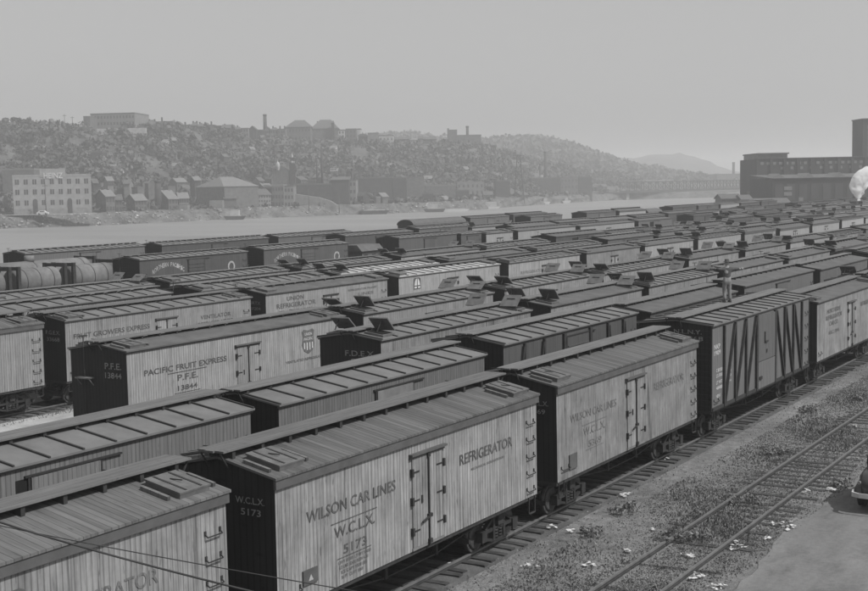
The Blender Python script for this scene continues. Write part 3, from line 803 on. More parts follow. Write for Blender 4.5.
# ---------------------------------------------------------------- the yard full of cars
GROUP = 'freight cars standing in the yard rows'
ROWS[13] = -104.0
ORD = ['first', 'second', 'third', 'fourth', 'fifth', 'sixth', 'seventh', 'eighth', 'ninth', 'tenth', 'eleventh', 'twelfth', 'thirteenth', 'fourteenth', 'fifteenth', 'sixteenth', 'seventeenth', 'eighteenth', 'nineteenth', 'twentieth', 'twenty-first', 'twenty-second', 'twenty-third']
ROWNAME = {1: 'front row', 2: 'second row', 3: 'third row', 4: 'fourth row', 5: 'fifth row', 6: 'sixth row', 7: 'seventh row', 8: 'eighth row', 9: 'ninth row', 10: 'tenth row', 11: 'eleventh row', 12: 'twelfth row', 13: 'row at the river edge'}
def letter(root, lines, mat='ink', L_=None, y0=None, face='side', yend=None, label=None):
    if face == 'side':
        me = text_mesh([(s[0], s[1]-y0, s[2]-y0)+tuple(s[3:]) for s in lines], M[mat]); o = link('lettering', me, root, (HWB+(0.012 if mat in ('ink', 'inkfade') else 0.013), 0, 0))
    else:
        me = text_mesh(lines, M[mat], 'end'); o = link('lettering', me, root, (0, -L_/2+0.03-0.045, 0))
    return o
def place(row, y0, y1, nodes, name, label, cat):
    root = empty(name, (cx(row)+random.uniform(-.025, .025), (y0+y1)/2, random.uniform(-.03, .03)), R(random.uniform(-.12, .12))); root.rotation_euler.y = R(random.uniform(-.5, .5)); tag(root, label, cat, GROUP); spawn(nodes, root); return root
def lodof(row, y): 
    d = math.hypot(ROWS[row], y); return 0 if d < 72 else (1 if d < 150 else 2)

RC, BC = 'refrigerator_car', 'boxcar'
explicit = {
 1: [(6.7, 18.0, 'R', dict(paint='ref_mid', roofk='plank', ze=3.84), 'ribbed-sided wooden refrigerator car with plank roof in the bottom left corner'),
     (19.3, 30.6, 'R', dict(paint='ref_mid', roofk='plank'), 'large weathered wooden refrigerator car numbered 5173, nearest the camera in the front row'),
     (31.75, 43.05, 'R', dict(paint='ref_smooth', roofk='plank'), 'streaked wooden refrigerator car directly left of the dark braced stock car'),
     (44.3, 57.2, 'S', dict(paint='box_mid', roofk='metal_box', ze=4.22, rise=.15, braces='stock', corr=True, brake=False), 'dark boxcar with vertical and diagonal steel side braces under the standing man'),
     (58.4, 71.0, 'R', dict(paint='ref_smooth', roofk='tar', hl=0, hr=0), 'pale refrigerator car at the right edge beyond the braced car under the man')],
 2: [(12.6, 25.0, 'B', dict(paint='box_mid2', roofk='rib', ze=3.88, door='slat', openw=.35), 'grey boxcar with ribbed metal roof and partly open door at the left edge'),
     (25.95, 37.0, 'B', dict(paint='box_mid2', roofk='rib', ze=3.82, door='slat', dpaint='steel_grey'), 'board-sided boxcar with slatted door right behind the nearest lettered refrigerator car'),
     (38.2, 50.0, 'B', dict(paint='box_dark', roofk='rib', ze=4.0, braces='zee'), 'dark boxcar with sloping steel side braces in the middle of the second row'),
     (51.3, 62.8, 'B', dict(paint='box_dark', roofk='tar', ze=3.85), 'smooth tar-roofed boxcar just left of the standing man'),
     (64.2, 77.2, 'B', dict(paint='box_mid', roofk='tar', ze=3.95), 'smooth dark-roofed boxcar just right of and behind the standing man'),
     (78.4, 90.6, 'B', dict(paint='box_mid', roofk='tar', ze=3.9), 'dull boxcar with plain roof, sixth car from the left in the second row')],
 3: [(38.8, 50.9, 'R', dict(paint='ref_mid', roofk='rib', hl=1, hr=1), 'refrigerator car with black end and raised lids, number 8026 on its end'),
     (52.7, 63.6, 'R', dict(paint='ref_pale', roofk='tar', hl=1, hr=1), 'pale refrigerator car with smooth roof and raised lids behind the sloping-braced boxcar'),
     (64.6, 75.6, 'R', dict(paint='ref_mid', roofk='rib', hl=1, hr=1), 'refrigerator car with raised lids directly behind the standing man'),
     (77.0, 89.2, 'R', dict(paint='ref_mid', roofk='tar', hl=0, hr=0), 'flat-lidded refrigerator car, fourth in the third row'),
     (90.4, 101.6, 'R', dict(paint='ref_mid', roofk='tar', hl=0, hr=0, end='end_dark'), 'plain tar-roofed refrigerator car, fifth in the third row')],
 4: [(32.5, 45.7, 'R', dict(paint='ref_pale', roofk='tar', brake=2), 'long pale refrigerator car number 13844 with a shield emblem, at left beside the gravel driveway'),
     (47.0, 59.1, 'R', dict(paint='ref_pale', roofk='rib', hl=1, hr=1), 'pale refrigerator car with raised lids just right of the shield emblem car'),
     (60.3, 71.6, 'R', dict(paint='ref_mid', roofk='rib', hl=1, hr=1), 'refrigerator car with ribbed roof and raised lids, third from left in fourth row'),
     (73.2, 86.4, 'R', dict(paint='ref_pale', roofk='rib', hl=1, hr=1), 'pale ribbed-roof refrigerator car with raised lids, fourth from left in fourth row'),
     (88.0, 99.2, 'R', dict(paint='ref_mid', roofk='tar', hl=1, hr=1), 'refrigerator car with raised lids, fifth from left in fourth row')],
 5: [(25.4, 38.6, 'R', dict(paint='ref_pale', roofk='plank'), 'pale refrigerator car cut by the left edge with its ladder and wheels showing'),
     (39.7, 52.6, 'R', dict(paint='ref_pale', roofk='rib'), 'pale refrigerator car lettered for fruit growers behind the long pale car number 13844'),
     (53.7, 65.6, 'R', dict(paint='ref_pale', roofk='tar'), 'pale refrigerator car lettered union refrigerator, left of the car with the small dark emblem'),
     (66.8, 80.0, 'R', dict(paint='ref_pale', roofk='ribwhite'), 'pale refrigerator car with a small black and white emblem near its left end'),
     (81.1, 93.2, 'R', dict(paint='ref_pale', roofk='rib'), 'very pale refrigerator car with faint lettering in the middle of the fifth row'),
     (94.4, 105.6, 'R', dict(paint='ref_mid', roofk='tar'), 'refrigerator car just right of the very pale faintly lettered one'),
     (106.6, 118.8, 'R', dict(paint='ref_pale', roofk='tar'), 'pale refrigerator car with a dark door straight above the standing man\'s left side')],
 6: [(25.0, 37.4, 'B', dict(paint='box_mid', roofk='rib', ze=3.8), 'ribbed-roof car at the left edge, first in the sixth row'),
     (38.6, 52.4, 'B', dict(paint='ref_mid', roofk='rib', ze=3.85), 'pale-sided ribbed-roof car just behind the fruit growers car'),
     (54.6, 66.8, 'R', dict(paint='ref_mid', roofk='rib'), 'ribbed-roof refrigerator car just behind the union refrigerator car'),
     (68.0, 80.4, 'R', dict(paint='ref_mid', roofk='ribwhite', hl=1), 'car with a bright whitish metal roof behind the emblem car')],
 7: [(34.4, 46.2, 'B', dict(paint='box_mid', roofk='rib', ze=3.65), 'ribbed-roof car outside the left edge, first in the seventh row'),
     (47.2, 59.9, 'R', dict(paint='ref_mid', roofk='rib', ze=3.6, hr=1), 'long ribbed-roof car at the left in front of the tank cars'),
     (61.2, 73.6, 'R', dict(paint='ref_mid', roofk='rib', hl=0, hr=0, ze=3.6), 'ribbed-roof refrigerator car in front of the boxcar with arched white lettering'),
     (75.0, 87.0, 'R', dict(paint='ref_mid', roofk='rib', hl=1, hr=0, ze=3.6), 'refrigerator car with raised near lids, in front of the second arched-lettering boxcar')],
 9: [(72.9, 86.0, 'B', dict(paint='box_dark', roofk='metal_box', ze=4.12, door='slat', corr=True), 'dark steel boxcar with arched white lettering and ring emblem, left of its twin'),
     (88.0, 100.8, 'B', dict(paint='box_dark', roofk='metal_box', ze=4.15, door='slat', corr=True), 'dark steel boxcar with arched white lettering between its twin and the low work car'),
     (102.2, 108.8, 'C', {}, 'low work car with a small gabled cabin on its deck'),
     (109.7, 121.4, 'B', dict(paint='box_dark', roofk='metal_box', ze=4.2), 'dark brown-looking boxcar right of the low work car'),
     (122.2, 126.9, 'B', dict(paint='box_horiz', roofk='rib', ze=4.1, walk=False), 'short dark car left of the short pale one in the ninth row'),
     (127.8, 134.4, 'R', dict(paint='far_pale', roofk='tar', ze=3.9), 'short pale refrigerator car near the river, right of the dark boxcars'),
     (135.6, 151.6, 'R', dict(paint='far_pale', roofk='tar', ze=3.9), 'long pale refrigerator car near the river, left of the longest pale one'),
     (153.0, 171.2, 'R', dict(paint='far_pale', roofk='tar', ze=3.85), 'longest pale refrigerator car near the river with its door in the middle')],
 10: [(60.0, 67.8, 'T', dict(light=True), 'grey tank car cut by the left edge, leftmost of three'),
     (68.2, 73.4, 'T', dict(light=True), 'grey tank car with dark bulkhead posts, middle of three at left'),
     (73.8, 79.2, 'T', dict(light=True), 'grey tank car beside the arched-lettering boxcar, rightmost of three')],
 11: [(69.5, 82.6, 'T', dict(light=False, r=1.2), 'long grey tank car behind the three short tank cars'),
      (120.6, 135.2, 'B', dict(paint='box_dark', roofk='rib', ze=3.9), 'boxcar behind the low work car towards the river')],
 12: [(79.0, 94.2, 'B', dict(paint='box_mid', roofk='metal_box', ze=4.05, corr=True), 'farthest boxcar at the left with ribbed roof, against the river'),
      (96.4, 113.6, 'B', dict(paint='box_dark', roofk='metal_box', ze=4.0, corr=True), 'second farthest-row boxcar at the left, against the river'),
      (115.2, 129.8, 'B', dict(paint='box_mid', roofk='rib', ze=4.0), 'third boxcar of the row against the river'),
      (146.4, 160.0, 'B', dict(paint='box_mid', roofk='rib', ze=3.9), 'low-looking boxcar left of the arched-roof car by the river')],
 13: [(164.2, 180.0, 'A', {}, 'dark arched-roof car by the river, left of centre'),
      (181.5, 195.0, 'B', dict(paint='box_mid', roofk='rib', ze=4.1), 'boxcar right of the arched-roof car beside the river'),
      (196.5, 209.5, 'B', dict(paint='box_dark', roofk='rib', ze=4.2), 'boxcar third along the river-edge row')],
}
M['box_mid2'] = boards('grey_board_siding', 0.15, 0.13, groove=0.45, streak=0.25)
def build_car(row, y0, y1, kind, kw, lod):
    Lc = round(y1-y0-0.1, 3); kw = dict(kw)
    if lod == 2:
        kw['paint'] = {'ref_pale': 'far_pale', 'ref_mid': 'far_pale'}.get(kw.get('paint', 'ref_pale'), kw.get('paint', 'far_pale'))
    if kind == 'R': return reefer(Lc, lod, **kw)
    if kind in 'BS': return boxcar(Lc, lod, **kw)
    if kind == 'T': return tank_car(Lc, lod, **kw)
    if kind == 'A': return arched_car(Lc, lod)
    if kind == 'C': return camp_car(Lc)
NM = {'R': (RC, 'refrigerator car'), 'B': (BC, 'boxcar'), 'S': (BC, 'boxcar'), 'T': ('tank_car', 'tank car'), 'A': ('arched_roof_car', 'railway car'), 'C': ('work_car', 'work car')}
CARS = {}
def vis_u(x, y, z=3.8):
    d = Vector((x, y, z-CAMH)); f_ = d.dot(fwd); return PW/2+F*d.dot(rt)/f_ if f_ > 0 else -9999
count = 0
for row in sorted(ROWS):
    if row in explicit: lst = list(explicit[row])
    else: lst = []
    idx = len(lst)
    ymax = {12: 300, 13: 209, 11: 150, 10: 335, 8: 300}.get(row, 330)
    y = (lst[-1][1]+random.uniform(1.1, 1.5)) if lst else 104.0
    if row == 10: y = 150.0
    if row == 8: y = 190.0
    if row == 12: y = 177.5
    sizes = [(11.3, 0.15), (12.3, .55), (13.2, .3)]
    while y < ymax:
        Lc = random.choices([11.3, 12.3, 13.2], [.15, .55, .3])[0]
        u0 = vis_u(ROWS[row], y)
        if u0 > PW+(60 if row < 5 else 14): break
        idx += 1
        if row < 9: isR = random.random() < 0.82
        else: isR = random.random() < 0.35
        lids = random.random() < (0.62 if row < 9 else 0.3)
        if isR:
            pt = random.choice(['ref_pale', 'ref_pale', 'ref_mid']); rk = random.choice(['tar', 'rib', 'tar', 'plank'])
            kw = dict(paint=pt, roofk=rk, hl=1 if lids else 0, hr=1 if lids and random.random() < .8 else 0, ze=random.choice([3.75, 3.8, 3.85])-(.15 if row == 7 else 0))
            lab = f"{'pale' if pt == 'ref_pale' else 'dull'} refrigerator car with {'raised' if lids else 'shut'} lids, {{o}} from left in {ROWNAME[row]}"
        else:
            pt = random.choice(['box_mid', 'box_dark', 'box_horiz', 'box_mid']); rk = random.choice(['rib', 'metal_box', 'tar'])
            kw = dict(paint=pt, roofk=rk, ze=random.choice([3.85, 3.95, 4.1]), openw=1.3 if random.random() < .3 else 0.0)
            lab = f"{'dark' if pt != 'box_mid' else 'grey'} boxcar with {'ribbed' if rk != 'tar' else 'smooth'} roof, {{o}} from left in {ROWNAME[row]}"
        if row == 12 and 218 < y < 226: lst.append((225, 232.0, 'A', {}, 'short tall arched-roof car against the river at the gap in the last row')); y = 237.5; continue
        if row == 12: kw['ze'] = 4.4 if y > 175 else 4.1
        lst.append((y, y+Lc, 'R' if isR else 'B', kw, lab.replace('{o}', ORD[min(idx-1, 22)])))
        y += Lc+random.choice([1.1, 1.2, 1.35])
        if row >= 9 and random.random() < .05: y += 8
        if 6 <= row < 9 and random.random() < 0.04: y += 4
    for (y0, y1, kind, kw, lab) in lst:
        if vis_u(ROWS[row], y1) < -30: continue
        if vis_u(ROWS[row]-2.9, y0) > PW+60: continue
        lod = lodof(row, (y0+y1)/2)
        nm, cat = NM[kind]
        CARS[(row, y0)] = place(row, y0, y1, build_car(row, y0, y1, kind, kw, lod), nm, lab, cat); count += 1
print('cars', count)

def car(row, y0): return CARS[(row, y0)]
def mid(row, y0): return (y0+[c for c in explicit[row] if c[0] == y0][0][1])/2
def ln(row, y0): return [c for c in explicit[row] if c[0] == y0][0][1]-y0-.1
c = car(1, 19.3); m0 = mid(1, 19.3)
letter(c, [('WILSON CAR LINES', 20.35, 23.62, 2.66, .235), ('-', 21.17, 22.87, 2.425, .02), ('W.C.L.X.', 21.28, 22.78, 2.12, .23), ('5173', 21.6, 22.45, 1.73, .19), ('-', 21.37, 22.62, 1.65, .018)], 'ink', y0=m0)
letter(c, [('CAPY 60000  LT WT 51400', 21.4, 22.6, 1.54, .07), ('LD LMT 82600 NEW 4-31', 21.45, 22.5, 1.43, .07), ('ICE CAPY 9500 LBS', 21.5, 22.45, 1.32, .07), ('36 FT  CU FT 1860', 21.5, 22.3, 1.21, .07), ('MECHANICAL DESIGNATION RS', 27.0, 28.7, 2.42, .06)], 'inkfade', y0=m0)
letter(c, [('REFRIGERATOR', 26.45, 29.12, 2.65, .255)], 'ink', y0=m0)
letter(c, [('W.C.L.X.', .42, 1.15, 3.22, .13), ('5173', .55, 1.05, 2.99, .13)], 'wfade', L_=ln(1, 19.3), face='end')
pb = MB().bx(HWB, HWB+.04, 20.17-m0, 20.66-m0, 1.42, 1.72); po = pb.build('placard_board', M['fascia'], c)
tr = MB(); tr.faces([(HWB+.046, 20.33-m0, 1.49), (HWB+.046, 20.49-m0, 1.49), (HWB+.046, 20.41-m0, 1.62)], [(0, 1, 2)]); tr.build('white_triangle', M['dullwhite'], po)
c = car(1, 31.75); m0 = mid(1, 31.75)
letter(c, [('WILSON CAR LINES', 32.68, 35.93, 2.62, .22), ('-', 33.5, 35.2, 2.40, .02), ('W.C.L.X.', 33.55, 35.1, 2.1, .22), ('5369', 33.9, 34.8, 1.72, .19), ('-', 33.7, 34.95, 1.65, .018), ('REFRIGERATOR', 38.98, 41.68, 2.62, .25)], 'inkfade', y0=m0)
letter(c, [('W.C.L.X.', .42, 1.15, 3.22, .13), ('5369', .55, 1.05, 2.99, .13)], 'wfade', L_=ln(1, 31.75), face='end')
pb = MB().bx(HWB, HWB+.04, 33.0-m0-.45, 33.4-m0-.35, 1.3, 1.72); pb.build('placard_board', M['fascia'], c)
c = car(1, 44.3); m0 = mid(1, 44.3)
letter(c, [('NKP', 44.62, 45.25, 3.3, .17), ('1909', 44.62, 45.3, 3.08, .16), ('C 80 000', 44.85, 45.5, 2.45, .12), ('LD L 87600', 44.85, 45.5, 2.25, .12), ('LT WT', 44.85, 45.5, 2.0, .12), ('48400', 44.85, 45.5, 1.8, .12), ('NEW', 44.85, 45.3, 1.5, .12), ('IL 40-6', 46.15, 46.5, 2.3, .1), ('EW 8-9', 46.15, 46.5, 2.1, .1), ('IH 9-4', 46.15, 46.5, 1.9, .1)], 'white', y0=m0)
letter(c, [('B', 50.6, 51.05, 3.55, .01)], 'white', y0=m0)
letter(c, [('N.L.N.Y.', .0, 1.05, 3.88, .15), ('188968', .0, 1.1, 3.64, .15)], 'wfade', L_=ln(1, 44.3)+.16, face='end')
c = car(1, 58.4); m0 = mid(1, 58.4)
letter(c, [('NORTHERN', 60.2, 62.5, 3.1, .2), ('REFRIGERATOR', 60.0, 62.9, 2.8, .2), ('CAR CO.', 60.6, 62.2, 2.5, .2), ('N.R.C. 12446', 60.5, 62.4, 2.1, .16), ('REFRIGERATOR', 66.6, 69.6, 2.9, .2)], 'inkfade', y0=m0)
c = car(1, 6.7); m0 = mid(1, 6.7)
letter(c, [('REFRIGERATOR', 13.4, 16.1, 2.62, .26)], 'inkfade', y0=m0)
c = car(4, 32.5); m0 = mid(4, 32.5)
letter(c, [('PACIFIC FRUIT EXPRESS', 33.4, 37.85, 2.8, .2), ('-', 34.6, 36.7, 2.70, .025), ('P.F.E.', 35.1, 36.2, 2.4, .22), ('13844', 35.1, 36.15, 2.03, .18), ('-', 34.9, 36.3, 1.93, .02)], 'ink', y0=m0)
letter(c, [('VENTILATED REFRIGERATOR', 41.5, 44.2, 2.2, .1)], 'inkfade', y0=m0)
letter(c, [('P.F.E.', .35, 1.15, 3.12, .22), ('13844', .35, 1.15, 2.8, .2)], 'wfade', L_=ln(4, 32.5), face='end')
x = HWB+.014; yc = 43.03-m0; sh = [(-.42, 3.4), (-.3, 3.48), (0, 3.42), (.3, 3.48), (.42, 3.4), (.36, 3.15), (.44, 2.85), (.3, 2.58), (0, 2.45), (-.3, 2.58), (-.44, 2.85), (-.36, 3.15)]
s_ = MB(); s_.poly([(x, yc+a, z) for a, z in sh], 0)
for a in (-.27, -.09, .09, .27): s_.poly([(x+.006, yc+a-.035, 2.58+abs(a)*.3), (x+.006, yc+a+.035, 2.58+abs(a)*.3), (x+.006, yc+a+.035, 2.92), (x+.006, yc+a-.035, 2.92)], 1)
s_.build('shield_emblem', [M['inkfade'], M['white']], c)
letter(c, [('UNION', 42.78, 43.28, 3.22, .11), ('PACIFIC', 42.72, 43.34, 3.02, .11)], 'white', y0=m0).location.x += .01
c = car(5, 39.7); m0 = mid(5, 39.7)
letter(c, [('FRUIT GROWERS EXPRESS', 40.25, 45.0, 2.92, .22), ('VENTILATOR', 48.6, 50.9, 2.98, .19), ('REFRIGERATOR', 48.4, 51.1, 2.66, .17)], 'ink', y0=m0)
letter(c, [('F.G.E.X.', 40.9, 42.2, 2.5, .17), ('33668', 41.0, 42.1, 2.22, .17)], 'inkfade', y0=m0)
letter(c, [('F.G.E.X.', .2, 1.1, 3.15, .17), ('33668', .25, 1.05, 2.85, .17)], 'wfade', L_=ln(5, 39.7), face='end')
c = car(5, 53.7); m0 = mid(5, 53.7)
letter(c, [('UNION', 55.6, 57.1, 3.27, .22), ('REFRIGERATOR', 54.7, 58.2, 2.9, .24), ('TRANSIT LINES', 54.9, 57.9, 2.55, .2)], 'ink', y0=m0)
letter(c, [('REFRIGERATOR TRANSIT', 61.4, 64.4, 3.32, .11), ('LINES', 62.4, 64.0, 3.0, .16), ('URTX', 62.6, 63.8, 2.7, .16)], 'inkfade', y0=m0)
letter(c, [('URTX', .3, 1.05, 3.2, .16), ('87204', .3, 1.05, 2.9, .15)], 'wfade', L_=ln(5, 53.7), face='end')
c = car(5, 66.8); m0 = mid(5, 66.8); yc = 69.0-m0
e = MB(); e.poly([(x, yc-.42, 2.86), (x, yc+.42, 2.86), (x, yc+.42, 3.5), (x, yc+.3, 3.58), (x, yc-.3, 3.58), (x, yc-.42, 3.5)], 0)
for s in (-1, 1):
    e.poly([(x+.006, yc+s*.05, 3.1), (x+.006, yc+s*.33, 3.1), (x+.006, yc+s*.27, 3.33), (x+.006, yc+s*.14, 3.5), (x+.006, yc+s*.05, 3.53)], 1); e.poly([(x+.006, yc+s*.08, 2.92), (x+.006, yc+s*.33, 2.92), (x+.006, yc+s*.33, 3.03), (x+.006, yc+s*.08, 3.03)], 1)
e.build('emblem', [M['ink'], M['white']], c)
c = car(5, 81.1); letter(c, [('REFRIGERATOR', 83.0, 86.8, 2.85, .2)], 'inkfade', y0=mid(5, 81.1))
c = car(3, 38.8)
letter(c, [('F.D.E.X.', -.2, 1.15, 3.15, .2), ('8026', .05, 1.0, 2.85, .2)], 'wfade', L_=ln(3, 38.8), face='end')
for y00, t in ((72.9, 74.45), (88.0, 89.6)):
    c = car(9, y00); m0 = mid(9, y00); word = 'NORTHERN PACIFIC'; n_ = len(word); items = []
    for i, ch in enumerate(word):
        if ch == ' ': continue
        a = -0.9+1.8*i/(n_-1); yy = t+1.75+a*1.9; z = 3.42-0.62*a*a
        items.append((ch, yy-.105, yy+.105, z, .34))
    letter(c, items, 'dullwhite', y0=m0)
    rr = MB(); n_ = 20; yr = y00+10.9-m0
    for i in range(n_):
        a0, a1 = math.pi*2*i/n_, math.pi*2*(i+1)/n_
        rr.poly([(x, yr+math.cos(a0)*.46, 2.95+math.sin(a0)*.46), (x, yr+math.cos(a1)*.46, 2.95+math.sin(a1)*.46), (x, yr+math.cos(a1)*.3, 2.95+math.sin(a1)*.3), (x, yr+math.cos(a0)*.3, 2.95+math.sin(a0)*.3)])
    rr.build('ring_emblem', M['dullwhite'], c)

# ---------------------------------------------------------------- buildings
M['brick'] = plain('old_dark_brick', 0.105, 0.25, 0.6)
M['brick_dark'] = plain('sooty_and_shaded_brick', 0.045, 0.25, 0.5)  # also holds the painted shade of works walls turned from the sun
M['brick_light'] = plain('light_brick', 0.24, 0.15, 0.6)
M['pale_wall'] = plain('pale_painted_wall', 0.36, 0.2, 0.6)
M['grey_wall'] = plain('grey_wall', 0.17, 0.2, 0.5)
M['roofdark'] = plain('dark_shingle_roof', 0.09, 0.2, 0.8)
M['rooflight'] = plain('light_tin_roof', 0.16, 0.15, 0.8)
M['pane'] = plain('window_pane', 0.045, 0.2, 1.0, 0.25, 0.5)
M['stone'] = plain('base_stone', 0.2, 0.25, 0.5)
WARE_M = {}
def building(name, label, cat, u0, u1, vt, vb, D, depth, wall='brick', roof='flat', roofm='roofdark', rh=3.0, rot=0.0, win=None, group=None, chim=0, front_frac=None, sink=4.0, win_s=(0.9, 1.6), winm='pane', parapet=True):
    """a block whose front face spans picture columns u0..u1 at depth D; local +X along the front, +Y away from the yard"""
    a = dirx(u0)*D; b_ = dirx(u1)*D; wd = (b_-a).length/math.cos(rot); base = zat((u0+u1)/2, vb, D); top = zat((u0+u1)/2, vt, D); h = top-base
    c = (a+b_)/2; rz = math.atan2((b_-a).y, (b_-a).x)+rot
    root = empty(name, (c.x, c.y, base), rz); tag(root, label, cat, group)
    x0, x1 = -wd/2, wd/2; wm = MB().bx(x0, x1, 0, depth, -sink, h)
    kids = []
    if roof == 'gable_x':      # ridge parallel to the front
        wm.faces([(x0+.01, 0.01, h), (x0+.01, depth-.01, h), (x0+.01, depth/2, h+rh), (x1-.01, .01, h), (x1-.01, depth-.01, h), (x1-.01, depth/2, h+rh)], [(0, 1, 2), (3, 5, 4), (0, 2, 5, 3), (1, 4, 5, 2)])
        r = MB()
        for s in (0, 1):
            ye = -.5 if s == 0 else depth+.5; r.prism([(0, 0), (0, 0), (0, 0)], 0, 0) if False else r.faces([(x0-.4, ye, h-.15), (x1+.4, ye, h-.15), (x1+.4, depth/2, h+rh+.1), (x0-.4, depth/2, h+rh+.1), (x0-.4, ye, h+.1), (x1+.4, ye, h+.1), (x1+.4, depth/2, h+rh+.35), (x0-.4, depth/2, h+rh+.35)], [(0, 1, 2, 3), (4, 7, 6, 5), (0, 4, 5, 1), (0, 3, 7, 4), (1, 5, 6, 2), (3, 2, 6, 7)])
    elif roof == 'gable_f':    # gable facing the yard
        wm.faces([(x0+.01, .01, h), (x1-.01, .01, h), (0, .01, h+rh), (x0+.01, depth-.01, h), (x1-.01, depth-.01, h), (0, depth-.01, h+rh)], [(0, 1, 2), (3, 5, 4), (0, 2, 5, 3), (1, 4, 5, 2)])
        r = MB()
        for xe in (x0-.4, x1+.4): r.faces([(xe, -.4, h-.1), (xe, depth+.3, h-.1), (0, depth+.3, h+rh+.1), (0, -.4, h+rh+.1), (xe, -.4, h+.12), (xe, depth+.3, h+.12), (0, depth+.3, h+rh+.35), (0, -.4, h+rh+.35)], [(0, 1, 2, 3), (4, 7, 6, 5), (0, 4, 5, 1), (0, 3, 7, 4), (1, 5, 6, 2), (3, 2, 6, 7)])
    elif roof == 'hip':
        i = min(depth/2, wd*.3); r = MB().faces([(x0-.4, -.4, h+.02), (x1+.4, -.4, h+.02), (x1+.4, depth+.4, h+.02), (x0-.4, depth+.4, h+.02), (x0+i, depth/2, h+rh), (x1-i, depth/2, h+rh)], [(0, 1, 5, 4), (1, 2, 5), (2, 3, 4, 5), (3, 0, 4), (0, 3, 2, 1)])
        r = r if r else None
    elif roof == 'arch':
        pr = [((x0-.4)*math.cos(t*math.pi/12), h+.05+rh*math.sin(t*math.pi/12)) for t in range(13)]
        r = MB(); r.prism(pr[::-1], -.5, depth+.5)
    else:
        r = MB().bx(x0+.3, x1-.3, .3, depth-.3, h+.01, h+.12)
        if parapet:
            for q in ((x0-.08, x1+.08, -.08, .3), (x0-.08, x1+.08, depth-.3, depth+.08)): r.bx(*q, h+.005, h+.7)
            for q in ((x0-.08, x0+.3), (x1-.3, x1+.08)): r.bx(*q, .301, depth-.301, h+.005, h+.7)
    if roof == 'hip': pass
    wm.build('wall', M[wall], root); ro = r.build('roof', M[roofm], root)
    for k in range(chim):
        xx = x0+wd*(0.2+0.6*k/max(1, chim-1)) if chim > 1 else x0+wd*.25; MB().bx(xx-.45, xx+.45, depth*.45, depth*.45+.8, h, h+rh*.6+1.6).build('chimney', M['brick_dark'], ro)
    if win:
        nc, nr = win; ww, wh = win_s
        for i in range(nc):
            for j in range(nr):
                xx = x0+wd*(i+.5)/nc; zz = h*(j+.55)/nr
                wb = MB().bx(xx-ww/2, xx+ww/2, -.06, .1, zz-wh/2, zz+wh/2); wo_ = wb.build('window', M[winm], root)
    return root, wd, h, base
# the big brick factory block with the lettered parapet
D = 514
root, wd, h, base = building('brick_factory', 'light brick three storey factory with a lettered raised parapet, far left across the river', 'factory', 16, 88.5, 176.5, 214.7, D, 20, wall='brick_light', roof='flat', roofm='brick_light', rot=R(14), parapet=True)
x0 = -wd/2
MB().bx(x0-.05, wd/2+.05, -.12, .0-.003, -3, h*.17).build('stone_base', M['stone'], root)
for i in range(9):
    for j in range(3):
        if j == 0 and i in (2, 6): continue
        xx = x0+wd*(i+.5)/9; zz = h*(.32, .60, .86)[j]
        for s in (-.43, .43):
            wb = MB().bx(xx+s-.33, xx+s+.33, -.05, .1, zz-1.0, zz+1.0); wb.build('window', M['pane'], root)
for i in (2, 6):
    xx = x0+wd*(i+.5)/9; b = MB(); pr = [(xx-.9, 0.5), (xx+.9, .5)]+[(xx+.9*math.cos(t*math.pi/8), h*.36+.9*math.sin(t*math.pi/8)) for t in range(9)]
    b.prism(pr, -.16, .1); b.build('arched_doorway', M['pane'], root)
pb = MB().bx(-wd*.15, wd*.18, -.15, .5, h+.02, h+3.0); pb.bx(-wd*.15, wd*.18, -.152, -.151+.05, h-.4, h+.0); pbo = pb.build('parapet', M['brick_light'], root)
me = text_mesh([('HEINZ', -wd*.10, wd*.145, h-.75, 2.1)], M['white'], 'end'); o = link('lettering', me, root, (0, -.3, 0))
MB().bx(wd*.36, wd*.42, 4, 7, h, h+3).build('stair_head', M['brick_dark'], root)
for i in range(6):
    b = MB().bx(x0-.06, x0+.1, 3+i*3.4, 4+i*3.4, h*.52, h*.66); b.bx(x0-.06, x0+.1, 3+i*3.4, 4+i*3.4, h*.78, h*.9); b.build('window', M['pane'], root)

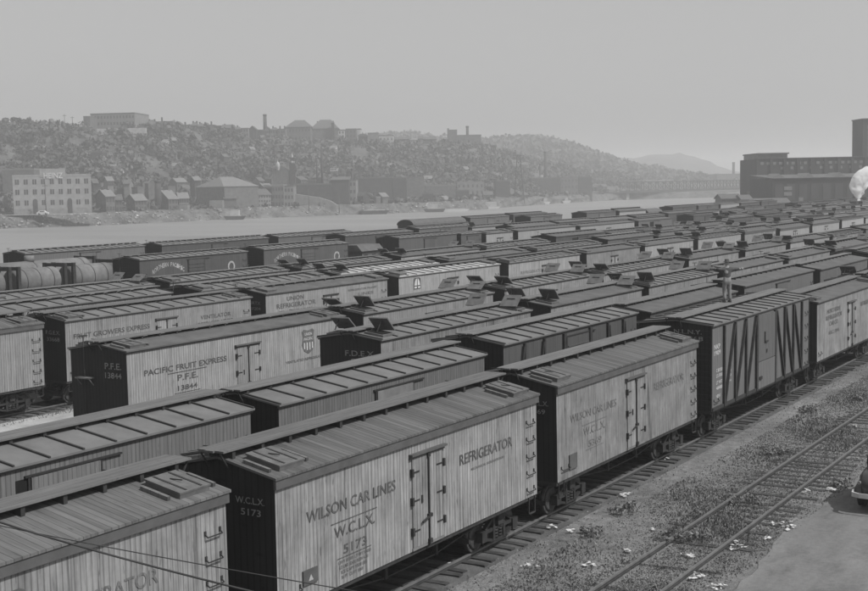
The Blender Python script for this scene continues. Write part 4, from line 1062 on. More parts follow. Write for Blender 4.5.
G1 = 'houses and works along the far bank'
B_ = [ # name,label,cat,u0,u1,vt,vb,D,depth, kwargs
 ('warehouse', 'low flat building half hidden behind the lettered factory at the far left', 'building', 3, 35, 170.5, 200, 590, 20, dict(wall='brick', roofm='rooflight')),
 ('gabled_house', 'dark blank gable-ended house with narrow light front, right beside the lettered factory', 'house', 106.3, 114, 196.5, 213, 519, 11.5, dict(wall='brick', roof='gable_x', rh=2.6, roofm='rooflight', win=(3, 2), rot=R(35), chim=2)),
 ('row_house', 'small house with porch left of the second gable-ended house', 'house', 115.5, 121.5, 200, 212.5, 522, 8, dict(wall='brick', roof='gable_x', rh=2, win=(2, 2), rot=R(20), chim=1)),
 ('gabled_house', 'gable-ended house with pale small-windowed front, second from the lettered factory', 'house', 135.5, 145.5, 200.5, 211.5, 526, 10, dict(wall='brick', roof='gable_x', rh=2.5, roofm='rooflight', win=(4, 2), rot=R(35), chim=1)),
 ('gabled_house', 'larger dark gable-ended house in front of the brick chimney', 'house', 168.8, 177, 199, 210.5, 533, 15, dict(wall='brick', roof='gable_x', rh=3.6, roofm='rooflight', win=(3, 2), rot=R(35), chim=2)),
 ('row_house', 'light fronted house with pale tin roof left of the large dark warehouse', 'house', 179, 188, 198.5, 209, 539, 8, dict(wall='grey_wall', roof='gable_x', rh=2.4, roofm='rooflight', win=(4, 2), rot=R(20), chim=1)),
 ('shed', 'low shed like a wagon at the water side left of the large dark warehouse', 'shed', 171.5, 187, 205, 211, 522, 5, dict(wall='grey_wall', roof='flat', parapet=False)),
 ('large_warehouse', 'large dark ended warehouse with a broad pale roof in the middle of the left bank', 'warehouse', 226, 257, 186.5, 209, 580, 30, dict(wall='brick', roof='hip', roofm='rooflight', rh=4.6, rot=R(35))),
 ('workshop', 'light small box building in front of the large dark warehouse', 'shed', 209, 222, 200.5, 207.5, 560, 5, dict(wall='grey_wall', roof='flat', parapet=False)),
 ('low_house', 'low dark house left of the tenement with the dark gable end', 'house', 224, 236, 198.5, 208, 560, 9, dict(wall='brick', roof='gable_x', rh=1.5, rot=R(10))),
 ('tenement', 'pale tenement with close rows of small windows and a dark gable end', 'house', 253.3, 270, 195, 207.5, 558, 12, dict(wall='grey_wall', roof='gable_x', rh=2.6, win=(7, 3), win_s=(.7, 1.0), rot=R(33), chim=2)),
 ('brick_office', 'tall brick office with cornice and light window surrounds', 'building', 272, 283.5, 186, 208, 565, 14, dict(wall='brick', roof='flat', roofm='rooflight', win=(4, 3))),
 ('brick_office', 'brick building joined to the right of the tall cornice office', 'building', 284, 293.5, 187, 208, 566, 12, dict(wall='grey_wall', roof='flat', win=(3, 3))),
 ('works', 'long low dark works building with sloping ramp before it', 'factory', 293.8, 331, 185, 204, 630, 30, dict(wall='brick_dark', roof='flat')),
 ('works', 'taller dark works block right of the long low works', 'factory', 331.3, 349, 180, 203, 632, 30, dict(wall='brick_dark', roof='gable_x', rh=1.4, chim=2)),  # dark brick paints in the shade of this works' side wall
 ('works', 'light cornered building between the two dark works blocks', 'factory', 349.4, 356, 181, 203, 640, 18, dict(wall='grey_wall', roof='flat', win=(2, 3))),  # lit front of the same works, its light put into a paler wall colour
 ('works', 'wide dark works with flat roof, left half, in the middle of the far bank', 'factory', 356.5, 392, 178.5, 200, 700, 30, dict(wall='brick_dark', roof='flat')),  # shaded left wall of one works, the shade put into dark brick
 ('works', 'dark works block divided off by a pale strip', 'factory', 392.6, 406, 178.5, 197, 700, 26, dict(wall='brick_dark', roof='flat')),  # rest of that shaded left wall, darkened by its brick colour
 ('works', 'mid grey works block right of the wide dark works', 'factory', 406.5, 424, 178, 199, 705, 26, dict(wall='brick', roof='flat')),  # lit right face of the same works, lightened by a paler brick
 ('shed', 'curved-roof small shed before the wide dark works', 'shed', 361, 372, 197, 206, 655, 10, dict(wall='grey_wall', roof='arch', rh=2)),
 ('shed', 'small dark shed by the water below the wide dark works', 'shed', 396, 404, 201, 205, 668, 8, dict(wall='brick_dark', roof='gable_x', rh=1)),
 ('shed', 'small square dark building near the moored barge', 'shed', 422, 433, 194, 204, 680, 12, dict(wall='brick_dark', roof='flat')),
 ('works', 'long building with pale band along its roof above the barge', 'factory', 425, 456, 186, 201, 740, 26, dict(wall='brick', roof='flat', roofm='rooflight')),
 ('works', 'pale windowed works with cornice right of the pale-banded building', 'factory', 457, 484, 183, 203, 755, 30, dict(wall='grey_wall', roof='flat', roofm='rooflight', win=(6, 3))),
 ('shed', 'dark low block before the pale windowed works', 'shed', 456, 469, 191, 202, 720, 14, dict(wall='brick_dark', roof='flat')),
 ('warehouse', 'tall dark narrow warehouse left of the lattice tower', 'warehouse', 496, 510, 181.5, 205, 775, 22, dict(wall='brick_dark', roof='flat')),
 ('works', 'broad hazy works under the two tall stacks', 'factory', 531, 560, 178.5, 204, 900, 40, dict(wall='brick_dark', roof='flat')),
 ('works', 'hazy works with pilasters right of the two tall stacks', 'factory', 560.5, 578, 178, 203, 910, 40, dict(wall='brick', roof='flat', win=(5, 4))),
 ('works', 'darker hazy block at the right end of the stacked works', 'factory', 578.4, 592, 177.5, 203, 920, 40, dict(wall='brick_dark', roof='flat')),
 ('shed', 'low dark building left of the truss bridge', 'shed', 593, 607, 187, 200, 1030, 20, dict(wall='brick', roof='gable_x', rh=2)),
 ('works', 'hazy low building at the far end of the bridge', 'factory', 685, 697, 176.5, 186, 1500, 40, dict(wall='brick', roof='flat')),
 ('works', 'hazy works with a chimney beyond the bridge at right', 'factory', 717, 745, 174.5, 192, 1400, 60, dict(wall='brick', roof='flat')),
 ('works', 'low hazy buildings line under the bridge end', 'factory', 697.5, 716, 182, 193, 1350, 40, dict(wall='brick', roof='flat')),
]
for nm, lab, cat, u0, u1, vt, vb, D, dp, kw in B_: building(nm, lab, cat, u0, u1, vt, vb, max(D, shore((u0+u1)/2)+14) if u1 < 620 else D, dp, group=G1, **kw)
_k = 0
for u, v in [(64, 197), (96, 186), (111, 184), (120, 189), (127, 186), (141, 189), (153, 186), (160, 189), (172, 188), (182, 185), (187, 190), (198, 183), (262, 184), (268, 188), (276, 180), (286, 182), (298, 181), (304, 183), (312, 182), (325, 178), (342, 177), (366, 199), (378, 200), (385, 198), (412, 201), (418, 203), (440, 201), (446, 202), (474, 203), (488, 196), (491, 203), (512, 199), (516, 204), (524, 196), (527, 203), (600, 190), (612, 192), (618, 197)]:
    wd_ = random.uniform(4, 9)
    Dm = shore(u)+random.uniform(60, 95) if v < 192 else shore(u)+random.uniform(14, 26)
    building('small_house', f'small hazy building, {["first","second","third","fourth","fifth","sixth","seventh","eighth","ninth","tenth"][_k%10]} in the {["left","left-middle","middle","right"][_k//10]} stretch of the far bank', 'house', u-wd_/2, u+wd_/2, v-random.uniform(0, 3), v+5, Dm, random.uniform(6, 10), wall=random.choice(['brick', 'brick_dark', 'grey_wall']), roof=random.choice(['gable_x', 'gable_f', 'flat', 'gable_x']), roofm=random.choice(['roofdark', 'rooflight']), rh=1.8, rot=R(random.choice([0, 25, 35])), group=G1, chim=random.choice([0, 1]), win=(3, 1) if random.random() < .4 else None, win_s=(.8, 1.1)); _k += 1
# hill-top and hillside buildings
def hd(u): return shore(u)+250
G2 = 'buildings on the far hill'
H_ = [
 ('school', 'long flat roofed institution standing alone on the hilltop at left', 'building', 93, 138, 115.5, 128, 0, 26, dict(wall='grey_wall', roof='flat', win=(14, 2), rot=R(-6))),
 ('school_wing', 'darker lower wing at the left end of the hilltop institution', 'building', 86.5, 93, 118.5, 129, -6, 18, dict(wall='brick', roof='flat')),
 ('retaining_wall', 'pale retaining wall below the hilltop institution', 'wall', 99, 148, 129.3, 133, -14, 3, dict(wall='pale_wall', roof='flat', parapet=False, sink=8)),
 ('hill_house', 'dark peaked house just right of the hilltop institution', 'house', 139.5, 147, 126, 131, 0, 10, dict(wall='brick_dark', roof='gable_f', rh=2.2)),
 ('hill_house', 'dark house with spiked roof second right of the institution', 'house', 148.5, 157, 125.5, 131, 0, 12, dict(wall='brick_dark', roof='hip', rh=3, chim=2)),
 ('hill_house', 'wide flat topped dark house third right of the institution', 'house', 158.5, 175, 123.5, 131, 0, 12, dict(wall='brick', roof='flat', chim=1)),
 ('hall', 'large steep roofed hall on the skyline, left one of two', 'building', 287, 312, 128, 143, 10, 28, dict(wall='brick', roof='hip', rh=5.2, win=(8, 2))),
 ('hall', 'large gambrel-like hall on the skyline, right one of two', 'building', 312.5, 339, 129.5, 144, 14, 24, dict(wall='brick', roof='hip', rh=6.5, chim=2)),
 ('turret', 'small round turret at the right end of the skyline halls', 'tower', 332.8, 335.6, 124, 132, 8, 3, dict(wall='brick_dark', roof='hip', rh=1.5)),
 ('apartment_block', 'narrow white block right of the skyline halls', 'building', 339.5, 346, 131.5, 143.5, 10, 10, dict(wall='pale_wall', roof='flat', win=(2, 3))),
 ('apartment_block', 'dark square block on the skyline right of the narrow white one', 'building', 347, 357.5, 130.5, 143.5, 10, 14, dict(wall='brick', roof='flat', win=(3, 3))),
 ('apartment_block', 'white sided block partly behind the dark square block', 'building', 357.8, 362, 130.5, 143, 20, 14, dict(wall='pale_wall', roof='flat')),
 ('garage', 'dark low arched building on the skyline', 'building', 359.5, 368.5, 137, 143.5, 4, 12, dict(wall='brick_dark', roof='arch', rh=1.6)),
 ('apartment_block', 'grey flat block between the arched building and the white block', 'building', 369, 379.5, 134.5, 143, 10, 12, dict(wall='grey_wall', roof='flat')),
 ('apartment_block', 'brightest white block on the skyline', 'building', 380, 394.5, 136.8, 143.5, 4, 12, dict(wall='pale_wall', roof='flat', win=(4, 1))),
 ('hill_house', 'low white house right of the brightest white block', 'house', 411, 418, 140.8, 143.6, 0, 8, dict(wall='pale_wall', roof='gable_x', rh=1.2, roofm='rooflight')),
 ('hill_house', 'dark long house near the castle-like building', 'house', 424, 437, 140, 144, 4, 10, dict(wall='brick', roof='gable_x', rh=1.6)),
 ('castle_building', 'castle-like tower block with square towers on the hazy skyline', 'building', 448.5, 458, 131.5, 146, 12, 16, dict(wall='brick', roof='flat')),
 ('castle_wing', 'long lower wing of the castle-like building on the hazy skyline', 'building', 458.3, 482, 136.5, 148, 14, 16, dict(wall='brick', roof='flat', chim=0)),
 ('castle_turret', 'slim left turret of the castle-like building', 'tower', 448.3, 450, 129.2, 133, 10, 2, dict(wall='brick', roof='flat', parapet=False)),
]
for nm, lab, cat, u0, u1, vt, vb, dD, dp, kw in H_: building(nm, lab, cat, u0, u1, vt, vb, hd((u0+u1)/2)+dD-6, dp, group=G2, sink=kw.pop('sink', 12), **kw)
u = 176.0; k = 0
while u < 286:
    wdp = random.uniform(4.5, 8.5); sk = lerp([(176, 125.2), (220, 126.5), (240, 129), (262, 130.5), (290, 130)], u+wdp/2)
    light = random.random() < (.35 if u < 240 else .6)
    building('hill_house', f"{'light' if light else 'dark'} hilltop house, {ORD[k]} from left in the skyline row between institution and halls", 'house', u, u+wdp, sk+random.uniform(.3, 1.6), lerp([(176, 132), (286, 141)], u), hd(u)+random.uniform(-8, 6), 10, wall='grey_wall' if light else random.choice(['brick', 'brick_dark']), roof=random.choice(['gable_x', 'gable_f', 'flat', 'hip']), rh=random.uniform(1.6, 2.6), group=G2, sink=12, chim=random.choice([0, 1, 2]), win=(3, 2) if light or u > 240 else None)
    u += wdp+random.uniform(-.2, .9); k += 1
u = 396.0; k = 0
for k, u in enumerate((396, 402, 407, 419)):
    building('hill_house', f"small dim hilltop house, {ORD[k]} from left right of the white block", 'house', u, u+4.8, 140.3-.3*k, 144, hd(u), 8, wall=random.choice(['brick', 'grey_wall']), roof='gable_x', rh=1.5, group=G2, sink=10)
S_ = [(80, 91.5, 153.5, 161, 'pale framed house with a grid of windows below the institution', 'pale_wall', 'flat', (4, 2)), (92, 104, 153, 163.5, 'dark house with a pale porch below the institution', 'brick_dark', 'flat', (4, 2)), (35, 45, 149.5, 152, 'long low pale house on the upper left slope', 'grey_wall', 'gable_x', None),
      (215, 222, 152, 155, 'white house on the middle slope above the large dark warehouse', 'pale_wall', 'gable_x', None), (227, 234, 145.5, 153, 'dark slope house with pale window marks above the large dark warehouse', 'brick', 'flat', (4, 3)), (132, 138, 183, 187, 'bright white roofed hut above the first dark gable', 'pale_wall', 'gable_x', None),
      (103, 110, 186.5, 190, 'pale roofed house just above the light-fronted row house', 'pale_wall', 'gable_x', None), (143, 150, 182.5, 189, 'small pale gabled house mid slope above the gable houses', 'grey_wall', 'gable_f', None), (168, 176, 180.5, 186, 'small pale house near the brick chimney on the slope', 'grey_wall', 'flat', (2, 1)),
      (331, 338, 171.5, 178, 'pale sloping-roofed house above the works', 'grey_wall', 'gable_x', None), (346, 351, 171, 176, 'pale gabled house above the works, right one', 'grey_wall', 'gable_f', None), (311, 318, 172, 180, 'white speckled building above the long low works', 'grey_wall', 'gable_f', None),
      (145, 152, 149, 152, 'small pale house on the slope right of the dark porch house', 'grey_wall', 'gable_x', None), (165, 175, 146.5, 150, 'pale terrace on the slope right of the institution', 'grey_wall', 'flat', None), (424, 432, 179, 183, 'pale wedge-roofed building behind the works in mid bank', 'pale_wall', 'gable_x', None)]
def slope_D(u, vb):
    for q in range(60, 252, 3):
        z = hill_z(u, q); D = shore(u)+q
        if z >= zat(u, vb, D): return D
    return shore(u)+240
for u0, u1, vt, vb, lab, wl, rf, win in S_:
    building('slope_house', lab, 'house', u0, u1, vt, vb, slope_D((u0+u1)/2, vb)-3, 9, wall=wl, roof=rf, rh=1.6, roofm='roofdark' if win else 'rooflight', win=win, group=G2, sink=8, win_s=(.9, 1.3))
_spots = sorted([(random.uniform(105, 485), 0) for _ in range(22)]+[(random.uniform(20, 470), 1) for _ in range(20)], key=lambda q: q[0]); _n = [0, 0]
for u, lv in _spots:
    wd_ = random.uniform(3.2, 6.5); sk = lerp(SK, u); v = (random.uniform(168, 182) if lv else random.uniform(sk+9, sk+32))
    building('slope_house', f"small house half hidden in trees, {ORD[_n[lv]]} from left on the {'lower' if lv else 'upper'} wooded slope", 'house', u-wd_/2, u+wd_/2, v-random.uniform(2.5, 4.5), v+1, slope_D(u, v)-6, 7, wall=random.choice(['brick', 'grey_wall', 'pale_wall', 'brick_dark']), roof=random.choice(['gable_x', 'gable_f', 'flat']), roofm=random.choice(['roofdark', 'rooflight']), rh=1.6, rot=R(random.choice([0, 20, -15])), group=G2, sink=8, win=(3, 2) if random.random() < .5 else None, win_s=(.7, 1.0)); _n[lv] += 1
def stack(name, label, u, vt, vb, D, r, mat='brick_dark', group=None, cat='chimney'):
    p = pos(u, D, zat(u, vb, D)); h = zat(u, vt, D)-p.z; b = MB().cyl((0, 0, -6 if cat == 'chimney' else -.5), (0, 0, h-1), r*1.25, r, n=14).cyl((0, 0, h-1), (0, 0, h), r*1.15, r*1.15, n=14)
    o = b.build(name, M[mat], None, p); return tag(o, label, cat, group)
stack('chimney', 'brick chimney rising behind the hilltop houses at left of the halls', 267, 115.5, 132, hd(267)+8, 1.1)
stack('chimney', 'chimney rising from the castle-like building', 468.3, 127, 142, hd(468)+12, 1.0)
stack('chimney', 'short square brick chimney behind the larger dark gable house', 158, 180.5, 200, 562, 1.3)
stack('smokestack', 'tallest thin smokestack in the haze over the stacked works', 545.6, 152, 182, 905, 0.9)
stack('smokestack', 'shorter thin smokestack left of the tallest one', 540.6, 164, 182, 905, 0.8)
stack('smokestack', 'hazy smokestack beyond the bridge left of the warehouse', 733.6, 162.5, 180, 1420, 1.4)
stack('smokestack', 'thin dark stack over the light cornered works building', 352.4, 168.5, 183, 645, .55)
def pole(label, u, vt, vb, D, r=.16, arm=True):
    p = pos(u, D, zat(u, vb, D)); h = zat(u, vt, D)-p.z; b = MB().cyl((0, 0, -3), (0, 0, h), r*1.3, r, n=6)
    o = empty('utility_pole', p, math.atan2(right0.y, right0.x)); tag(o, label, 'pole', 'utility poles across the river'); b.build('post', M['tie'], o)
    if arm: MB().bx(-1.1, 1.1, -.08, .08, h-.9, h-.7).build('crossarm', M['tie'], o)
pole('pole standing before the lettered factory', 45.3, 184, 214, 508)
pole('left of two poles on the skyline left of the institution', 67.7, 115.5, 128, hd(67)-4)
pole('right of two poles on the skyline left of the institution', 75.4, 117.5, 128, hd(75)-4)
pole('lone short pole on the far left skyline', 33.2, 117.5, 126, hd(33)-4)
pole('tall mast on the slope above the long low works, right one', 322.5, 147, 183, 640, .5, False)
pole('mast on the slope above the long low works, left one', 317.5, 160, 184, 640, .42, False)
pole('pole before the sloping ramp on the far bank', 308.5, 189, 207, 612)
pole('thin pole before the smaller works at mid bank', 338.7, 195, 207, 618)
pole('pole on the skyline just right of the wide flat-topped house', 176.6, 120.5, 127, hd(176)-4)
# onion-domed church on the slope
p = pos(293, 650, zat(293, 178, 650)); ch = tag(empty('church', p, R(31)), 'hillside church with pale onion cupolas above the brick offices', 'church')
MB().bx(-2.6, 2.6, -2.6, 2.6, -6, 8.5).bx(-1.6, 1.6, -1.6, 1.6, 8.5, 12).build('tower', M['brick_dark'], ch)
MB().lathe([(1.7, 8.6), (2.1, 9.3), (1.5, 10.4), (.4, 11.2)]).lathe([(1.0, 12), (1.1, 12.6), (.5, 13.6), (.05, 15)]).build('cupola', M['pale_wall'], ch)
ch.scale = (.55, .55, .84); MB().bx(-18, -2.7, -2, 6, -6, 4.5).build('nave', M['brick'], ch); MB().prism([(-18.3, 4.4), (-2.4, 4.4), (-10, 7.5)], -2.3, 6.3).build('roof', M['roofdark'], ch)
MB().lathe([(1.2, 4.5), (1.9, 6.3), (2.2, 7.4), (1.5, 8.8), (.3, 9.8), (.05, 11)], c=(-13, -2, 0)).build('cupola', M['pale_wall'], ch)
# ramp / embankment in front of the works
b = MB(); 
a0, a1 = pos(293.8, 618, 0), pos(336, 622, 0); zb = zat(300, 207, 618)
tp = [(293.8, 194), (318, 197.5), (330, 201), (336, 205)]
vs = [];
for u, v in tp: vs.append(pos(u, 620, zat(u, v, 620)))
for u, v in tp[::-1]: vs.append(pos(u, 620, zb-3))
back = [q+fwd0*9 for q in vs]; n = len(vs)
b.faces(vs+back, [tuple(range(n)), tuple(range(n, 2*n))[::-1]]+[(i, n+i, n+(i+1) % n, (i+1) % n) for i in range(n)])
tag(b.build('ramp_wall', M['grey_wall']), 'pale sloping ramp wall in front of the long low works', 'wall')
# lattice tower in the haze
p = pos(519, 790, zat(519, 204, 790)); h = zat(519, 155.5, 790)-p.z; lt = MB()
def hw(z): return 2.2*(1-z/h)+.9
for sx in (-1, 1):
    for sy in (-1, 1): lt.beam((sx*hw(0), sy*hw(0), 0), (sx*hw(h), sy*hw(h), h), .28, .28)
nz = 9
for i in range(nz):
    z0, z1 = h*i/nz, h*(i+1)/nz
    for s in (-1, 1):
        lt.beam((-hw(z0), s*hw(z0), z0), (hw(z1), s*hw(z1), z1), .14, .14); lt.beam((hw(z0), s*hw(z0), z0), (-hw(z1), s*hw(z1), z1), .14, .14); lt.beam((s*hw(z1), -hw(z1), z1), (s*hw(z1), hw(z1), z1), .14, .14); lt.beam((-hw(z1), s*hw(z1), z1), (hw(z1), s*hw(z1), z1), .14, .14)
for z in (h*.86, h*.99): lt.bx(-3.4, 3.4, -.2, .2, z-.2, z+.1)
tag(lt.build('lattice_tower', M['bridge_steel'], None, p, YAW), 'steel lattice power tower in the haze above the far bank', 'tower')
stack('water_tank', 'white round tank beside the two thin smokestacks', 541.2, 175.5, 178.2, 905, 1.2, 'pale_wall', cat='tank')

# ---------------------------------------------------------------- truss bridge
br = tag(empty('truss_bridge', pos(680, 1000, -3.6), 0), 'long steel truss bridge crossing the river in the haze', 'bridge')
bp0 = Vector(br.location)
A = pos(624.5, 985, 0); Bp = pos(760, 1075, 0); Lb = (Bp-A).length; d = (Bp-A).normalized(); nrm = Vector((-d.y, d.x, 0))
zd = zat(680, 190.6, 1010); ztp = zat(680, 181.3, 1010)
def trs(name, fn): 
    b = MB(); fn(b); me = b.mesh(name, M['bridge_steel']); o = link(name, me, br); 
    me.transform(Matrix.Translation(-bp0)); return o
def W(s, n_, z): return A+d*s+nrm*n_+Vector((0, 0, z))
for side in (-5, 5):
    def f(b):
        np_ = 20; sp_ = Lb/np_
        b.beam(W(0, side, ztp), W(Lb, side, ztp), .8, .8); b.beam(W(0, side, zd+.4), W(Lb, side, zd+.4), .8, .9)
        for i in range(np_+1):
            b.beam(W(i*sp_, side, zd), W(i*sp_, side, ztp), .5, .5)
            if i < np_:
                b.beam(W(i*sp_, side, zd), W((i+1)*sp_, side, ztp), .3, .3); b.beam(W((i+1)*sp_, side, zd), W(i*sp_, side, ztp), .3, .3)
    trs('truss', f)
def f(b): b.beam(W(-75, 0, zd-.4), W(Lb+40, 0, zd-.4), 11, 1.0)
trs('deck', f)
for i, s in enumerate((0, Lb*.36, Lb*.72, -35, -70)):
    b = MB(); c = W(s, 0, 0); b.box((c.x, c.y, (zd-6)/2-.5), (3, 3 if i > 2 else 7, zd+6), 0, Matrix.Rotation(math.atan2(d.y, d.x), 3, 'Z')); me = b.mesh('pier', M['stone']); me.transform(Matrix.Translation(-bp0)); link('pier', me, br)

# ---------------------------------------------------------------- boats and barges at the far bank
def barge(label, u, D, Lb_, wb=6, cab=None, white=False, rot=0.0, hgt=1.6):
    p = pos(u, D, -3.6); o = tag(empty('barge', p, YAW+rot), label, 'barge', 'craft moored at the far bank')
    h = Lb_/2; b = MB(); b.faces([(-h, -wb/2, -0.5), (h, -wb/2, -.5), (h, wb/2, -.5), (-h, wb/2, -.5), (-h-1.5, -wb/2, hgt), (h+1.5, -wb/2, hgt), (h+1.5, wb/2, hgt), (-h-1.5, wb/2, hgt)], [(0, 3, 2, 1), (4, 5, 6, 7), (0, 1, 5, 4), (1, 2, 6, 5), (2, 3, 7, 6), (3, 0, 4, 7)])
    b.build('hull', M['white' if white else 'brick_dark'], o)
    MB().bx(-h+.5, h-.5, -wb/2+.5, wb/2-.5, hgt+.02, hgt+.3).build('deck_edge', M['pale_wall'], o)
    if cab: 
        x0, x1, z = cab; MB().bx(x0, x1, -wb/2+1, wb/2-1, hgt+.3, hgt+z).build('deckhouse', M['pale_wall'], o)
barge('long flat pale-decked barge moored left of centre on the far bank', 452, 655, 14, white=True, hgt=1.1)
barge('dark work barge with white deckhouse, just left of the long flat barge', 434, 652, 8, cab=(-3.4, 1.5, 2.2))
barge('white double-decked boat moored by the tall narrow warehouse', 490, 712, 7.5, cab=(-3, 3.4, 2.8), white=True, hgt=1.0)
barge('small white boat moored below the two smokestacks', 545, 832, 3.5, cab=(-1.2, 1.2, 2.4), white=True)
barge('tiny white boat moored right of the one below the smokestacks', 566, 868, 3.2, cab=(-1, 1, 2.0), white=True)
barge('dark low barge at the bank below the wide dark works', 374, 628, 11, hgt=1.8)
barge('landing stage with small shed, left of the tenement at the water', 234, 568, 6, cab=(-2, 2, 2.6))
# white automobile on the far shore road
def small_auto(label, u, v, D, white=True):
    p = pos(u, D, zat(u, v, D)); o = tag(empty('parked_car', p, YAW), label, 'car', 'cars on the far shore road')
    MB().prism([(-2.2, .3), (2.2, .3), (2.25, .8), (1.4, 1.0), (.8, 1.55), (-1.0, 1.6), (-2.0, 1.0), (-2.25, .7)], -.8, .8).build('body', M['white'], o)
    b = MB(); 
    for s in (-1.3, 1.3): b.cyl((s, -.85, .33), (s, .85, .33), .33, n=12)
    b.build('wheels', M['iron'], o); MB().bx(-.9, .7, -.83, .83, 1.05, 1.4).build('window', M['pane'], o)
small_auto('white automobile on the shore road before the lettered factory', 42, 214.6, 500)
tag(MB().beam(pos(-60, 503, 1.27), pos(95, 506, 1.3), 5, .1).build('shore_road', M['gravel']), kind='structure')
# rubble and rocks of the far bank
b = MB(); 
for i in range(900):
    u = random.uniform(-60, 600); q = random.uniform(0.5, 9); p = pos(u, shore(u)+q, hill_z(u, q)+.2); s = random.uniform(.2, .7)
    b.box(p, (s*1.5, s*1.2, s), 0 if random.random() < .85 else 1, Matrix.Rotation(random.uniform(0, 3), 3, 'Z') @ Matrix.Rotation(random.uniform(0, 1), 3, 'X'))
tag(b.build('bank_rubble', [M['stone'], M['pale_wall']]), 'broken stone rubble lining the far river bank', 'rubble', kind='stuff')
C = []; RR = []
for i in range(420):
    u = random.uniform(-60, 620); q = random.uniform(8, 70)
    if q < 14 and u < 100: continue
    r = random.uniform(.7, 2.0); p = pos(u, shore(u)+q, hill_z(u, q)); C.append((p.x, p.y, p.z+r*.4)); RR.append(r)
tag(link('shrubs', leaf_mesh('shrubs', clumps(C, RR, 22, 1.0), M['leaf'])), 'low scrub scattered among the buildings of the far bank', 'scrub', kind='stuff')
for i, (u, r, lab) in enumerate([(9, 2.4, 'broad dark tree, leftmost on the skyline'), (19, 2.6, 'rounded skyline tree second from the left edge'), (26, 1.9, 'skyline tree left of the lone short pole'), (32, 2.3, 'skyline tree at the lone short pole'), (42, 1.5, 'small skyline tree right of the lone short pole'), (48, 2.0, 'leaning skyline tree right of the small one'),
     (143, 1.7, 'tree by the dark peaked house next to the institution'), (118, 2.4, 'dark tree on the bluff below the institution'), (127, 2.8, 'large dark tree below the right end of the institution'), (443, 1.9, 'tree left of the castle-like building'), (489, 2.2, 'tree right of the castle-like building'), (494, 2.0, 'second tree right of the castle-like building')]):
    q = 248 if i < 7 or i > 8 else 215; D = shore(u)+q; z = hill_z(u, q); p = pos(u, D, z)
    o = tag(empty('tree', p), lab, 'tree', 'single trees on the far skyline'); MB().cyl((0, 0, -1.5), (0, 0, r*1.1), .3, .18, n=6).build('trunk', M['tie'], o)
    cs = [(random.gauss(0, r*.45), random.gauss(0, r*.45), r*1.3+random.gauss(0, r*.3)) for _ in range(7)]
    link('crown', leaf_mesh('crown', clumps(cs, [r*.6]*7, 60, .9), M['leaf']), o)

# ---------------------------------------------------------------- the big warehouse at right
D = 455
ww = tag(empty('rail_warehouse', pos(800, D, GZ), math.atan2(right0.y, right0.x)), 'huge dark flat-topped rail warehouse filling the right skyline', 'warehouse')
def X(u, dD=0): return ((dirx(u)*(D+dD))-(dirx(800)*(D+dD))).dot(right0)
def Z(v, dD=0, u=800): return zat(u, v, D+dD)-GZ
M['ware'] = plain('sooty_warehouse_brick', 0.05, 0.2, 0.15); M['ware2'] = plain('dark_shed_brick', 0.035, 0.2, 0.15)
MB().bx(X(757), X(1010), 0, 25, -2, Z(158.5, u=800)).build('main_wall', M['ware'], ww)
ph = MB().bx(X(759.5), X(789), 2, 23, Z(158.4), Z(153.6, u=764)).build('penthouse', M['grey_wall'], ww)
MB().bx(X(759), X(790), 1, 24, Z(154.6, u=764), Z(153.3, u=764)).build('roof', M['roofdark'], ph)
for i in range(7): 
    xx = X(762+i*4.2); MB().bx(xx-.45, xx+.45, 1.9, 2.2, Z(157.6), Z(156.0)).build('window', M['rooflight'], ph)
MB().bx(X(756.8), X(1010), -.4, 0-.003, Z(158.6), Z(157.9)).build('cornice', M['roofdark'], ww)
M['dimpane'] = plain('dusty_window', 0.16, .2, .5)
for i in range(26):
    xx = X(762+i*6.2); b = MB()
    b.bx(xx-.55, xx+.55, -.1, .1, Z(164.5), Z(161.8)); b.build('upper_window', M['dimpane'], ww)
for i in range(9):
    xx = X(782+i*9.8); MB().bx(xx-.5, xx+.5, -.1, .1, Z(169.3), Z(166.6)).build('window', M['dimpane'], ww)
# train shed roof, monitors and front shed
sh_ = tag(empty('freight_shed', pos(800, D-32, GZ), math.atan2(right0.y, right0.x)), 'long dark freight shed with pale roof edge in front of the big warehouse', 'shed')
D2 = D-32
def X2(u): return ((dirx(u)*D2)-(dirx(800)*D2)).dot(right0)
def Z2(v): return zat(800, v, D2)-GZ
MB().bx(X2(772.5), X2(1010), 0, 30, -2, Z2(178.5)).build('wall', M['ware2'], sh_)
rf = MB(); rf.prism([(0, 0), (1, 0), (1, 1)], 0, 0) if False else rf.faces([(X2(771), -.6, Z2(178.2)), (X2(1010), -.6, Z2(178.2)), (X2(1010), 29.5, Z2(174.6)), (X2(772), 29.5, Z2(174.6)), (X2(771), -.6, Z2(177.6)), (X2(1010), -.6, Z2(177.6)), (X2(1010), 29.5, Z2(174.1)), (X2(772), 29.5, Z2(174.1))], [(0, 1, 2, 3), (4, 7, 6, 5), (0, 4, 5, 1), (0, 3, 7, 4), (1, 5, 6, 2), (2, 6, 7, 3)])
rfo = rf.build('roof', M['brick'], sh_)
for i, u in enumerate((780.5, 810.5, 842, 874)):
    xx = X2(u); mo = MB().prism([(xx-2.0, 0), (xx+2.0, 0), (xx, 1.4)], 2, 14).build('roof_vent', M['rooflight'], rfo); mo.location.z = Z2(177.4)
for u, v, wd_ in ((788, 193.5, 1.3), (788, 188, 1.3), (801, 199, .7)):
    MB().bx(X2(u)-wd_, X2(u)+wd_, -.12, .1, Z2(v)-.6, Z2(v)+.6).build('window', M['dimpane'], sh_)
for i in range(15):
    u = 779+i*12; MB().bx(X2(u)-1.3, X2(u)+1.3, -.1, .1, Z2(200), Z2(184)).build('bay_door', M['ware'], sh_)
